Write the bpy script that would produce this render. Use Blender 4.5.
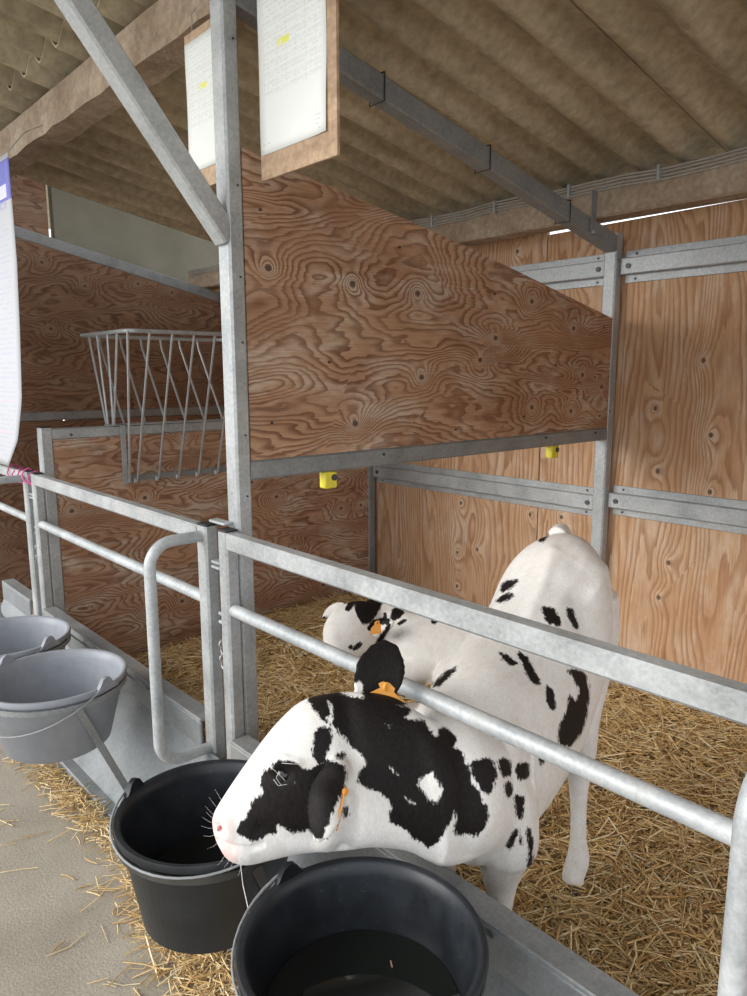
import bpy, bmesh, math, random
import numpy as np
from mathutils import Vector, Matrix
from mathutils.bvhtree import BVHTree
from mathutils.kdtree import KDTree

for o in list(bpy.data.objects):
    bpy.data.objects.remove(o)
S = bpy.context.scene
COL = S.collection

# ------------------------------------------------------------------ camera
CAM = np.array([1.721, -1.047, 1.466])
ROT = np.array([[0.6700, 0.7425, -0.0023],      # image right
                [0.1236, -0.1146, -0.9857],     # image down
                [-0.7322, 0.6599, -0.1685]])    # forward
FPX = 726.16
cd = bpy.data.cameras.new('camera')
cam = bpy.data.objects.new('camera', cd)
COL.objects.link(cam)
cd.sensor_fit = 'VERTICAL'
cd.sensor_height = 36.0
cd.lens = FPX * 36.0 / 996.0
cd.clip_start = 0.02
_m = Matrix.Identity(4)
for i in range(3):
    _m[i][0] = ROT[0][i]
    _m[i][1] = -ROT[1][i]
    _m[i][2] = -ROT[2][i]
    _m[i][3] = CAM[i]
cam.matrix_world = _m
S.camera = cam


def ray(px, py):
    return ROT.T @ np.array([(px - 373.5) / FPX, (py - 498.0) / FPX, 1.0])


def at(px, py, axis, val):
    r = ray(px, py)
    i = 'xyz'.index(axis)
    return CAM + r * ((val - CAM[i]) / r[i])


def deep(px, py, d):
    return CAM + ray(px, py) * d


# ------------------------------------------------------------------ light
W = bpy.data.worlds.new('overcast_sky')
S.world = W
W.use_nodes = True
bg = W.node_tree.nodes['Background']
bg.inputs[0].default_value = (0.90, 0.95, 1.0, 1)
bg.inputs[1].default_value = 1.38
sd = bpy.data.lights.new('hazy_sun', 'SUN')
sd.energy = 1.9
sd.angle = math.radians(35)
sd.color = (1.0, 0.96, 0.90)
sun = bpy.data.objects.new('hazy_sun', sd)
COL.objects.link(sun)
sun.rotation_euler = Vector((0.42, 1.0, -0.47)).to_track_quat('-Z', 'Y').to_euler()
S.view_settings.view_transform = 'Standard'
S.view_settings.look = 'None'
S.view_settings.gamma = 1.0
S.view_settings.exposure = 0.45
S.view_settings.use_curve_mapping = False

rnd = random.Random(7)
RS = np.random.RandomState(11)


# ------------------------------------------------------------------ materials
class NT:
    def __init__(self, name):
        self.m = bpy.data.materials.new(name)
        self.m.use_nodes = True
        self.t = self.m.node_tree
        self.b = self.t.nodes['Principled BSDF']

    def n(self, typ, **kw):
        x = self.t.nodes.new(typ)
        for k, v in kw.items():
            setattr(x, k, v)
        return x

    def link(self, a, b):
        self.t.links.new(a, b)

    def setin(self, sock, v):
        if hasattr(v, 'links') or hasattr(v, 'is_output'):
            self.link(v, sock)
        elif isinstance(v, (tuple, list)) and len(v) == 3 and sock.type == 'RGBA':
            sock.default_value = (*v, 1)
        else:
            sock.default_value = v

    def math(self, op, a, b=None, c=None, clamp=False):
        x = self.n('ShaderNodeMath', operation=op)
        x.use_clamp = clamp
        self.setin(x.inputs[0], a)
        if b is not None:
            self.setin(x.inputs[1], b)
        if c is not None:
            self.setin(x.inputs[2], c)
        return x.outputs[0]

    def noise(self, vec, scale, detail=3, rough=0.55, dist=0.0):
        x = self.n('ShaderNodeTexNoise')
        if vec is not None:
            self.link(vec, x.inputs['Vector'])
        x.inputs['Scale'].default_value = scale
        x.inputs['Detail'].default_value = detail
        x.inputs['Roughness'].default_value = rough
        x.inputs['Distortion'].default_value = dist
        return x.outputs[0]

    def vmap(self, vec, scale=(1, 1, 1), loc=(0, 0, 0), rot=(0, 0, 0)):
        x = self.n('ShaderNodeMapping')
        self.link(vec, x.inputs[0])
        x.inputs['Scale'].default_value = scale
        x.inputs['Location'].default_value = loc
        x.inputs['Rotation'].default_value = rot
        return x.outputs[0]

    def ramp(self, fac, stops, interp='LINEAR'):
        x = self.n('ShaderNodeValToRGB')
        x.color_ramp.interpolation = interp
        el = x.color_ramp.elements
        while len(el) < len(stops):
            el.new(0.5)
        for e, (p, c) in zip(el, stops):
            e.position = p
            e.color = (*c, 1) if len(c) == 3 else c
        self.link(fac, x.inputs[0])
        return x.outputs[0]

    def mix(self, fac, a, b, mode='MIX'):
        x = self.n('ShaderNodeMix', data_type='RGBA', blend_type=mode)
        self.setin(x.inputs[0], fac)
        self.setin(x.inputs[6], a)
        self.setin(x.inputs[7], b)
        return x.outputs[2]

    def sstep(self, v, lo, hi):
        x = self.n('ShaderNodeMapRange', interpolation_type='SMOOTHSTEP')
        self.setin(x.inputs[0], v)
        x.inputs[1].default_value = lo
        x.inputs[2].default_value = hi
        return x.outputs[0]

    def obj(self):
        """object coordinates shifted per object"""
        c = self.n('ShaderNodeTexCoord').outputs['Object']
        r = self.n('ShaderNodeObjectInfo').outputs['Random']
        a = self.n('ShaderNodeVectorMath', operation='ADD')
        self.link(c, a.inputs[0])
        self.link(self.math('MULTIPLY', r, 7.3), a.inputs[1])
        return a.outputs[0]

    def pos(self):
        return self.n('ShaderNodeNewGeometry').outputs['Position']

    def bump(self, h, strength=0.3, dist=0.01):
        x = self.n('ShaderNodeBump')
        x.inputs['Strength'].default_value = strength
        x.inputs['Distance'].default_value = dist
        self.link(h, x.inputs['Height'])
        self.link(x.outputs[0], self.b.inputs['Normal'])

    def out(self, col=None, rough=0.6, metal=0.0, spec=None):
        if col is not None:
            self.setin(self.b.inputs['Base Color'], col)
        self.setin(self.b.inputs['Roughness'], rough)
        self.setin(self.b.inputs['Metallic'], metal)
        if spec is not None:
            self.b.inputs['Specular IOR Level'].default_value = spec
        return self.m


def mat_galv(name, lo, hi, rough=0.5, metal=0.35, dirt=0.35):
    k = NT(name)
    p = k.obj()
    v = k.n('ShaderNodeTexVoronoi')
    v.inputs['Scale'].default_value = 160
    k.link(p, v.inputs['Vector'])
    sp = k.n('ShaderNodeSeparateColor')
    k.link(v.outputs['Color'], sp.inputs[0])
    n1 = k.noise(p, 9, 4)
    n2 = k.noise(p, 85, 4, 0.7)
    f = k.math('ADD', k.math('MULTIPLY', sp.outputs[0], 0.10), k.math('MULTIPLY', n1, 0.90))
    f = k.math('ADD', f, k.math('MULTIPLY', k.math('SUBTRACT', n2, 0.5), 0.75))
    c = k.ramp(f, [(0.2, lo), (0.8, hi)])
    d = k.sstep(k.noise(p, 4.5, 5, 0.65), 0.55, 0.75)
    c = k.mix(k.math('MULTIPLY', d, dirt), c, (0.30, 0.26, 0.20))
    k.bump(n2, 0.12, 0.003)
    return k.out(c, k.ramp(n1, [(0.3, (rough - 0.1,) * 3), (0.7, (rough + 0.12,) * 3)]), metal)


def mat_ply(name, u, v, base, dark, pale, wear=0.4, lines=26.0, figure=1.0, knots=1.0, along=1.0):
    """rotary-cut softwood plywood: u = grain axis, v = across; growth lines are contours of a stretched field"""
    k = NT(name)
    p = k.obj()
    s = k.n('ShaderNodeSeparateXYZ')
    k.link(p, s.inputs[0])
    cmb = k.n('ShaderNodeCombineXYZ')
    k.link(s.outputs[u], cmb.inputs[0])
    k.link(s.outputs[v], cmb.inputs[1])
    q = cmb.outputs[0]
    f1 = k.noise(k.vmap(q, (0.55 * along, 1.9, 1)), 2.0, 1.0, 0.5, 0.5)
    f2 = k.noise(k.vmap(q, (2.6 * along, 7.5, 1)), 2.0, 2.0, 0.5, 0.3)
    f3 = k.noise(k.vmap(q, (9 * along, 34, 1)), 1.5, 2.0, 0.5)
    sv = k.n('ShaderNodeSeparateXYZ')
    k.link(q, sv.inputs[0])
    # knots
    vor = k.n('ShaderNodeTexVoronoi', voronoi_dimensions='2D')
    vor.inputs['Scale'].default_value = 3.3
    vor.inputs['Randomness'].default_value = 1.0
    k.link(k.vmap(q, (1.0, 1.25, 1)), vor.inputs['Vector'])
    sc = k.n('ShaderNodeSeparateColor')
    k.link(vor.outputs['Color'], sc.inputs[0])
    on = k.math('GREATER_THAN', sc.outputs[0], 0.35)
    d = vor.outputs['Distance']
    kn = k.math('MULTIPLY', k.math('EXPONENT', k.math('MULTIPLY', d, -6.0)), on)
    fld = k.math('ADD', k.math('MULTIPLY', sv.outputs[1], lines), k.math('MULTIPLY', f1, 30.0 * figure))
    fld = k.math('ADD', fld, k.math('MULTIPLY', f2, 3.6 * figure))
    fld = k.math('ADD', fld, k.math('MULTIPLY', f3, 0.35))
    fld = k.math('ADD', fld, k.math('MULTIPLY', kn, 9.0 * knots))
    fine = k.noise(k.vmap(q, (7, 190, 1)), 1.0, 3, 0.6)
    fld = k.math('ADD', fld, k.math('MULTIPLY', k.math('SUBTRACT', fine, 0.5), 0.28))
    saw = k.math('FRACT', fld)
    # latewood darkens, then drops quickly back to the pale spring wood
    late = k.math('MULTIPLY', k.sstep(saw, 0.30, 0.84), k.sstep(saw, 1.0, 0.90))
    strength = k.ramp(k.noise(k.vmap(q, (1.3, 4.0, 1), (3, 1, 0)), 2.2, 4, 0.65), [(0.3, (0.45, 0.45, 0.45)), (0.65, (1, 1, 1))])
    late = k.math('MULTIPLY', late, strength)
    tone = k.noise(k.vmap(q, (1.4, 3.2, 1), (7, 2, 0)), 1.6, 4, 0.6)
    red = tuple(0.62 * a + 0.38 * b * 1.3 for a, b in zip(base, dark))
    ground = k.mix(k.sstep(tone, 0.40, 0.64), base, red)
    wr = k.sstep(k.noise(k.vmap(q, (1.2, 3.0, 1), (5, 3, 0)), 2.6, 6, 0.7), 0.44, 0.66)
    ground = k.mix(k.math('MULTIPLY', wr, wear), ground, pale)
    c = k.mix(k.math('MULTIPLY', late, 0.85), ground, dark)
    c = k.mix(1.0, c, k.ramp(fine, [(0.28, (0.80, 0.80, 0.80)), (0.72, (1.14, 1.14, 1.14))]), 'MULTIPLY')
    halo = k.math('MULTIPLY', k.sstep(d, 0.17, 0.04), k.math('MULTIPLY', on, 0.5))
    c = k.mix(k.math('MULTIPLY', halo, k.math('SUBTRACT', 1.0, late)), c, pale)
    core = k.math('MULTIPLY', k.sstep(d, 0.046, 0.028), on)
    c = k.mix(k.math('MULTIPLY', core, 0.85), c, (0.07, 0.045, 0.035))
    k.bump(late, 0.25, 0.002)
    return k.out(c, 0.72, 0, 0.25)


def mat_noise(name, stops, scale, rough=0.8, detail=6, stretch=(1, 1, 1), bump=0.3, bdist=0.01, world=True, metal=0.0, fine=None, spec=0.3):
    k = NT(name)
    p = k.pos() if world else k.obj()
    n = k.noise(k.vmap(p, stretch), scale, detail, 0.62)
    c = k.ramp(n, stops)
    if fine:
        f = k.noise(p, fine, 4, 0.6)
        c = k.mix(1.0, c, k.ramp(f, [(0.25, (0.72, 0.72, 0.72)), (0.75, (1.25, 1.25, 1.25))]), 'MULTIPLY')
        n = k.math('ADD', n, f)
    if bump:
        k.bump(n, bump, bdist)
    return k.out(c, rough, metal, spec)


def mat_plain(name, col, rough=0.5, metal=0.0, var=0.12, scale=25, spec=0.4):
    k = NT(name)
    n = k.noise(k.obj(), scale, 4)
    lo = tuple(x * (1 - var) for x in col)
    hi = tuple(min(1, x * (1 + var)) for x in col)
    return k.out(k.ramp(n, [(0.3, lo), (0.7, hi)]), rough, metal, spec)


M = {}
M['galv'] = mat_galv('galvanised_steel', (0.28, 0.295, 0.30), (0.56, 0.575, 0.58))
M['galv_dull'] = mat_galv('weathered_galvanised_steel', (0.17, 0.18, 0.185), (0.34, 0.35, 0.35), 0.6, 0.25, 0.45)
M['galv_bright'] = mat_galv('bright_galvanised_tube', (0.30, 0.32, 0.33), (0.58, 0.60, 0.61), 0.5, 0.2, 0.25)
M['galv_sheet'] = mat_galv('galvanised_sheet', (0.17, 0.185, 0.195), (0.31, 0.33, 0.345), 0.5, 0.35, 0.3)
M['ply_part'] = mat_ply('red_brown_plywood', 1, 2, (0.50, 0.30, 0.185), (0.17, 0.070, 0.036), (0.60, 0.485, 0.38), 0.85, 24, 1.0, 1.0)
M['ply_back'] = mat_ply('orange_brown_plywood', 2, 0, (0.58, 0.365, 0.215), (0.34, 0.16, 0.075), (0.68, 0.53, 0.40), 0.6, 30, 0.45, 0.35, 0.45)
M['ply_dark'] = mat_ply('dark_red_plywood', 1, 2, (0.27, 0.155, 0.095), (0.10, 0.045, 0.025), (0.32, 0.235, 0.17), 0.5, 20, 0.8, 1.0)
M['concrete'] = mat_noise('worn_concrete', [(0.25, (0.28, 0.24, 0.185)), (0.5, (0.385, 0.34, 0.275)), (0.75, (0.49, 0.44, 0.365))], 2.2, 0.85, 8, bump=0.35, bdist=0.006, fine=150)
M['beam_conc'] = mat_noise('stained_concrete_beam', [(0.25, (0.24, 0.17, 0.11)), (0.5, (0.38, 0.29, 0.21)), (0.75, (0.52, 0.43, 0.33))], 5, 0.9, 8, bump=0.5, bdist=0.012, fine=45)
M['roof'] = mat_noise('fibre_cement', [(0.25, (0.25, 0.205, 0.135)), (0.5, (0.43, 0.365, 0.25)), (0.75, (0.58, 0.50, 0.36))], 2.0, 0.9, 7, (2.2, 0.7, 1), 0.25, 0.006, fine=28)
M['end_wall'] = mat_noise('plastered_end_wall', [(0.3, (0.17, 0.155, 0.115)), (0.7, (0.24, 0.22, 0.17))], 2, 0.9)  # beige darkened so the colour itself carries the wall's shade
M['straw_base'] = mat_noise('trodden_straw', [(0.25, (0.24, 0.135, 0.05)), (0.5, (0.50, 0.30, 0.115)), (0.75, (0.72, 0.49, 0.22))], 38, 0.9, 8, (1, 1, 1), 0.9, 0.03, fine=160)
M['grey_plastic'] = mat_plain('grey_plastic', (0.29, 0.305, 0.34), 0.42, 0, 0.06, 30)


def mat_black():
    k = NT('scuffed_black_plastic')
    p = k.obj()
    n1 = k.noise(p, 9, 6, 0.7)
    n2 = k.noise(k.vmap(p, (1, 1, 2.5)), 55, 4, 0.75)
    c = k.ramp(n1, [(0.35, (0.010, 0.012, 0.015)), (0.7, (0.026, 0.030, 0.037))])
    sc = k.math('MULTIPLY', k.sstep(n2, 0.60, 0.74), k.sstep(n1, 0.42, 0.62))
    c = k.mix(k.math('MULTIPLY', sc, 0.45), c, (0.16, 0.17, 0.18))
    return k.out(c, k.ramp(n1, [(0.3, (0.30, 0.30, 0.30)), (0.7, (0.48, 0.48, 0.48))]), 0, 0.45)


M['black_plastic'] = mat_black()
M['cap'] = mat_plain('black_end_cap', (0.03, 0.03, 0.032), 0.5)
M['wire'] = mat_plain('galvanised_wire', (0.50, 0.51, 0.52), 0.4, 0.5)
M['wire_dull'] = mat_plain('dull_handle_wire', (0.30, 0.31, 0.32), 0.5, 0.3)
M['cable'] = mat_plain('pale_cable', (0.42, 0.40, 0.36), 0.6)
M['yellow'] = mat_plain('yellow_plastic', (0.80, 0.68, 0.06), 0.4)
M['orange'] = mat_plain('orange_tag', (0.75, 0.33, 0.06), 0.5)
M['ink'] = mat_plain('black_ink', (0.02, 0.02, 0.02), 0.6)
M['pink'] = mat_plain('pink_twine', (0.85, 0.13, 0.38), 0.7)
M['boardwood'] = mat_noise('pale_board', [(0.3, (0.36, 0.24, 0.155)), (0.7, (0.52, 0.37, 0.25))], 6, 0.75, 5, (0.6, 1, 3), 0.1, 0.002, fine=60)
M['eye'] = mat_plain('dark_eye', (0.012, 0.010, 0.012), 0.08, 0, 0.1, 10, 0.6)
M['nostril'] = mat_plain('dark_pink_nostril', (0.42, 0.16, 0.15), 0.5)
M['hoof'] = mat_plain('dark_hoof', (0.09, 0.07, 0.055), 0.6)
M['whisker'] = mat_plain('white_whisker', (0.85, 0.82, 0.78), 0.5)
M['nail'] = mat_plain('dark_bolt', (0.10, 0.095, 0.09), 0.5, 0.6)


def mat_water():
    k = NT('dark_water')
    b = k.b
    n = k.noise(k.obj(), 6, 2)
    k.bump(n, 0.03, 0.01)
    return k.out((0.012, 0.014, 0.012), 0.03, 0, 0.5)


M['water'] = mat_water()


def mat_straw():
    k = NT('straw_stalks')
    a = k.n('ShaderNodeAttribute', attribute_name='tone')
    c = k.ramp(a.outputs['Fac'], [(0.0, (0.36, 0.20, 0.075)), (0.35, (0.66, 0.43, 0.175)), (0.7, (0.84, 0.63, 0.33)), (1.0, (0.92, 0.79, 0.54))])
    n = k.noise(k.pos(), 120, 2)
    c = k.mix(1.0, c, k.ramp(n, [(0.3, (0.85, 0.85, 0.85)), (0.7, (1.1, 1.1, 1.1))]), 'MULTIPLY')
    return k.out(c, 0.55, 0, 0.35)


M['straw'] = mat_straw()


def mat_coat(name):
    k = NT(name)
    a = k.n('ShaderNodeAttribute', attribute_name='spot')
    p = k.n('ShaderNodeTexCoord').outputs['Object']
    n1 = k.noise(k.vmap(p, (1, 1, 0.4)), 210, 3, 0.65)
    n2 = k.noise(p, 24, 3, 0.6)
    n3 = k.noise(k.vmap(p, (1, 1, 0.5)), 70, 2, 0.5)
    v = k.math('ADD', a.outputs['Fac'], k.math('MULTIPLY', k.math('SUBTRACT', n1, 0.5), 0.020))
    v = k.math('ADD', v, k.math('MULTIPLY', k.math('SUBTRACT', n3, 0.5), 0.012))
    f = k.sstep(k.math('ADD', v, 0.0026), -0.0026, 0.0026)
    white = k.ramp(n2, [(0.25, (0.74, 0.70, 0.655)), (0.5, (0.81, 0.785, 0.755)), (0.8, (0.84, 0.82, 0.795))])
    hair = k.ramp(n1, [(0.3, (0.90, 0.90, 0.90)), (0.7, (1.05, 1.05, 1.05))])
    white = k.mix(1.0, white, hair, 'MULTIPLY')
    pk = k.n('ShaderNodeAttribute', attribute_name='pink')
    white = k.mix(pk.outputs['Fac'], white, (0.80, 0.50, 0.47))
    black = k.ramp(n1, [(0.3, (0.005, 0.004, 0.004)), (0.75, (0.018, 0.014, 0.013))])
    c = k.mix(f, white, black)
    k.bump(n1, 0.30, 0.003)
    return k.out(c, 0.6, 0, 0.18)


M['coat'] = mat_coat('black_and_white_coat')


def uvmat(name, fn, rough=0.6):
    k = NT(name)
    uv = k.n('ShaderNodeUVMap').outputs[0]
    s = k.n('ShaderNodeSeparateXYZ')
    k.link(uv, s.inputs[0])
    c = fn(k, uv, s.outputs[0], s.outputs[1])
    return k.out(c, rough, 0, 0.3)


def band(k, v, lo, hi):
    return k.math('MULTIPLY', k.math('GREATER_THAN', v, lo), k.math('LESS_THAN', v, hi))


def rect(k, u, v, u0, u1, v0, v1):
    return k.math('MULTIPLY', band(k, u, u0, u1), band(k, v, v0, v1))


def textlines(k, uv, u, v, rows, words, ink):
    """rows of small grey print"""
    row = k.math('FRACT', k.math('MULTIPLY', v, rows))
    on = band(k, row, 0.30, 0.62)
    n = k.noise(k.vmap(uv, (words, rows, 1)), 1.0, 1.5, 0.5)
    return k.math('MULTIPLY', k.math('MULTIPLY', on, k.math('GREATER_THAN', n, 0.47)), ink)


def paper_fn(k, uv, u, v):
    c = (0.80, 0.82, 0.79)
    t = k.math('MULTIPLY', textlines(k, uv, u, v, 34, 26, 0.20), rect(k, u, v, 0.07, 0.93, 0.34, 0.96))
    c = k.mix(t, c, (0.25, 0.27, 0.28))
    gl = k.math('LESS_THAN', k.math('FRACT', k.math('MULTIPLY', v, 17)), 0.07)
    gc = k.math('LESS_THAN', k.math('FRACT', k.math('MULTIPLY', u, 7)), 0.035)
    g = k.math('MULTIPLY', k.math('MAXIMUM', gl, gc), rect(k, u, v, 0.08, 0.94, 0.33, 0.80))
    c = k.mix(k.math('MULTIPLY', g, 0.26), c, (0.30, 0.31, 0.32))
    n = k.noise(uv, 9, 2)
    hl = k.math('MULTIPLY', rect(k, u, v, 0.31, 0.48, 0.605, 0.645), k.sstep(n, 0.25, 0.45))
    c = k.mix(k.math('MULTIPLY', hl, 0.85), c, (0.80, 0.80, 0.08))
    foot = k.math('MULTIPLY', textlines(k, uv, u, v, 40, 22, 0.35), k.math('MAXIMUM', rect(k, u, v, 0.05, 0.16, 0.05, 0.08), rect(k, u, v, 0.84, 0.92, 0.03, 0.12)))
    return k.mix(foot, c, (0.3, 0.3, 0.3))


M['paper'] = uvmat('printed_paper', paper_fn)


def banner_fn(k, uv, u, v):
    c = (0.50, 0.51, 0.54)
    t = k.math('MULTIPLY', textlines(k, uv, u, v, 62, 16, 0.35), rect(k, u, v, 0.04, 0.93, 0.03, 0.80))
    c = k.mix(t, c, (0.35, 0.36, 0.55))
    rl = k.math('MULTIPLY', band(k, k.math('FRACT', k.math('MULTIPLY', v, 9)), 0.1, 0.135), rect(k, u, v, 0.04, 0.93, 0.05, 0.30))
    c = k.mix(k.math('MULTIPLY', rl, 0.5), c, (0.75, 0.45, 0.55))
    blue = rect(k, u, v, -0.1, 1.1, 0.865, 0.985)
    c = k.mix(blue, c, (0.16, 0.17, 0.55))
    w = k.math('MAXIMUM', rect(k, u, v, 0.83, 0.94, 0.875, 0.915), rect(k, u, v, 0.70, 0.86, 0.935, 0.955))
    c = k.mix(k.math('MULTIPLY', w, 0.8), c, (0.82, 0.83, 0.88))
    e = k.math('SUBTRACT', rect(k, u, v, 0.84, 0.925, 0.845, 0.863), rect(k, u, v, 0.86, 0.905, 0.849, 0.859))
    return k.mix(k.math('MULTIPLY', e, 0.6), c, (0.3, 0.3, 0.6))


M['banner'] = uvmat('printed_banner', banner_fn, 0.45)


# ------------------------------------------------------------------ mesh helpers
class MB:
    def __init__(self):
        self.v = []
        self.f = []
        self.uv = None

    def add(self, vs, fs):
        o = len(self.v)
        self.v += [tuple(map(float, p)) for p in vs]
        self.f += [tuple(i + o for i in f) for f in fs]
        return self

    def box(self, x0, x1, y0, y1, z0, z1, ch=0.0):
        if ch <= 0:
            vs = [(x, y, z) for z in (z0, z1) for y in (y0, y1) for x in (x0, x1)]
            return self.add(vs, [(0, 2, 3, 1), (4, 5, 7, 6), (0, 1, 5, 4), (2, 6, 7, 3), (0, 4, 6, 2), (1, 3, 7, 5)])
        bm = bmesh.new()
        bmesh.ops.create_cube(bm, size=1.0)
        for q in bm.verts:
            q.co = Vector(((x0 + x1) / 2 + q.co.x * (x1 - x0), (y0 + y1) / 2 + q.co.y * (y1 - y0), (z0 + z1) / 2 + q.co.z * (z1 - z0)))
        bmesh.ops.bevel(bm, geom=bm.edges[:], offset=ch, segments=1, affect='EDGES')
        bm.verts.index_update()
        vs = [q.co[:] for q in bm.verts]
        fs = [[q.index for q in g.verts] for g in bm.faces]
        bm.free()
        return self.add(vs, fs)

    def beam(self, a, b, w, h, up=(0, 0, 1), ch=0.006):
        """rolled hollow section from a to b; w sideways, h along up"""
        a, b, up = Vector(a), Vector(b), Vector(up)
        d = (b - a).normalized()
        s = d.cross(up).normalized()
        u = s.cross(d).normalized()
        prof = []
        for sx, sy in ((1, 1), (-1, 1), (-1, -1), (1, -1)):
            c1 = (sx * w / 2, sy * (h / 2 - ch))
            c2 = (sx * (w / 2 - ch), sy * h / 2)
            prof += [c1, c2] if sx * sy > 0 else [c2, c1]
        n = len(prof)
        vs = [a + s * x + u * y for x, y in prof] + [b + s * x + u * y for x, y in prof]
        fs = [(i, (i + 1) % n, n + (i + 1) % n, n + i) for i in range(n)]
        fs += [tuple(range(n - 1, -1, -1)), tuple(range(n, 2 * n))]
        return self.add(vs, fs)

    def tube(self, pts, r, n=10, caps=True):
        pts = [Vector(p) for p in pts]
        rr = r if isinstance(r, (list, tuple)) else [r] * len(pts)
        ref = None
        rings = []
        for i, p in enumerate(pts):
            if i == 0:
                d = pts[1] - p
            elif i == len(pts) - 1:
                d = p - pts[i - 1]
            else:
                d = (pts[i + 1] - p).normalized() + (p - pts[i - 1]).normalized()
            d.normalize()
            if ref is None:
                ref = d.orthogonal().normalized()
            else:
                ref = (ref - d * ref.dot(d)).normalized()
            bb = d.cross(ref)
            rings.append([p + (ref * math.cos(t) + bb * math.sin(t)) * rr[i] for t in [2 * math.pi * j / n for j in range(n)]])
        vs = [q for g in rings for q in g]
        fs = []
        for i in range(len(pts) - 1):
            for j in range(n):
                fs.append((i * n + j, i * n + (j + 1) % n, (i + 1) * n + (j + 1) % n, (i + 1) * n + j))
        if caps:
            fs += [tuple(range(n - 1, -1, -1)), tuple((len(pts) - 1) * n + j for j in range(n))]
        return self.add(vs, fs)

    def lathe(self, prof, c=(0, 0, 0), n=48, close=False):
        vs, fs = [], []
        for r, z in prof:
            for j in range(n):
                t = 2 * math.pi * j / n
                vs.append((c[0] + r * math.cos(t), c[1] + r * math.sin(t), c[2] + z))
        m = len(prof)
        for i in range(m - 1 + (1 if close else 0)):
            for j in range(n):
                k = (i + 1) % m
                fs.append((i * n + j, i * n + (j + 1) % n, k * n + (j + 1) % n, k * n + j))
        return self.add(vs, fs)

    def loft(self, rings, caps=True):
        n = len(rings[0])
        vs = [p for g in rings for p in g]
        fs = []
        for i in range(len(rings) - 1):
            for j in range(n):
                fs.append((i * n + j, i * n + (j + 1) % n, (i + 1) * n + (j + 1) % n, (i + 1) * n + j))
        if caps:
            fs += [tuple(range(n - 1, -1, -1)), tuple((len(rings) - 1) * n + j for j in range(n))]
        return self.add(vs, fs)

    def disc(self, c, r, axis='y', depth=0.006, n=10):
        ax = {'x': (1, 0, 0), 'y': (0, 1, 0), 'z': (0, 0, 1)}[axis]
        a = Vector(c) - Vector(ax) * depth / 2
        return self.tube([a, a + Vector(ax) * depth], r, n)

    def mesh(self, name, mat, smooth=40, orient=True):
        me = bpy.data.meshes.new(name)
        me.from_pydata(self.v, [], self.f)
        if orient:
            bm = bmesh.new()
            bm.from_mesh(me)
            bmesh.ops.recalc_face_normals(bm, faces=bm.faces)
            bm.to_mesh(me)
            bm.free()
        me.materials.append(mat)
        if smooth:
            me.polygons.foreach_set('use_smooth', [True] * len(me.polygons))
            me.set_sharp_from_angle(angle=math.radians(smooth))
        me.update()
        return me

    def build(self, name, mat, parent=None, smooth=40, label=None, kind=None):
        me = self.mesh(name, M[mat] if isinstance(mat, str) else mat, smooth)
        o = bpy.data.objects.new(name, me)
        COL.objects.link(o)
        if parent is not None:
            o.parent = parent
            # vertices are given in world coordinates: bring them into the parent's frame
            w = parent.location
            pp = parent.parent
            off = Vector(w)
            while pp is not None:
                off += pp.location
                pp = pp.parent
            me.transform(Matrix.Translation(-off))
        if label:
            o['label'] = label
        if kind:
            o['kind'] = kind
        return o


def ball(c, r, n=20, sy=1.0):
    m = 12
    return MB().lathe([(r * math.sin(math.pi * i / m), -r * sy * math.cos(math.pi * i / m)) for i in range(m + 1)], c, n)


def thing(name, label, cat, loc=(0, 0, 0), group=None, kind=None):
    o = bpy.data.objects.new(name, None)
    COL.objects.link(o)
    o.location = loc
    o.empty_display_size = 0.1
    o['label'] = label
    o['category'] = cat
    if group:
        o['group'] = group
    if kind:
        o['kind'] = kind
    return o


def tag(o, label, cat, group=None, kind=None):
    o['label'] = label
    o['category'] = cat
    if group:
        o['group'] = group
    if kind:
        o['kind'] = kind
    return o


def struct(name, mb, mat, label, cat, smooth=0):
    o = mb.build(name, mat, None, smooth)
    return tag(o, label, cat, kind='structure')


def arc(c, r, a0, a1, n, e1, e2):
    c, e1, e2 = Vector(c), Vector(e1), Vector(e2)
    return [c + e1 * (r * math.cos(a0 + (a1 - a0) * i / n)) + e2 * (r * math.sin(a0 + (a1 - a0) * i / n)) for i in range(n + 1)]


PITCH = 1.61
YB = 1.985          # face of the back wall
RAILZ = 1.20        # centre of the partition bottom rail

# ------------------------------------------------------------------ structure
struct('floor', MB().box(-14, 9, -9, 7, -0.12, 0.0), 'concrete', 'worn pale concrete floor of the feed alley and pens', 'floor')

# back wall of upright plywood sheets with open joints
wb = bpy.data.objects.new('wall_back', None)
COL.objects.link(wb)
wb.location = (0, YB, 0)
tag(wb, 'tall plywood back wall with upright grain behind the calf pen', 'wall', kind='structure')
edges = [-3.85, -3.19, -2.37, -1.61, -0.402, 0.818, 2.038, 3.26]
for i in range(len(edges) - 1):
    a, b = edges[i] + 0.003, edges[i + 1] - 0.003
    ta, tb = (2.113, 2.128) if -0.5 < a < 0.5 else (2.166, 2.166)      # the middle sheet is cut short, daylight above it
    vs = [(a, YB, 0), (b, YB, 0), (b, YB + 0.02, 0), (a, YB + 0.02, 0), (a, YB, ta), (b, YB, tb), (b, YB + 0.02, tb), (a, YB + 0.02, ta)]
    MB().add(vs, [(3, 2, 1, 0), (4, 5, 6, 7), (0, 1, 5, 4), (1, 2, 6, 5), (2, 3, 7, 6), (3, 0, 4, 7)]).build('plywood_sheet', 'ply_back', wb, 0)
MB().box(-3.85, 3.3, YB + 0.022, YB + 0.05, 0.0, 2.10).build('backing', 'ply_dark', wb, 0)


def roof_z(y):
    return 2.632 - 0.182 * y


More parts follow.
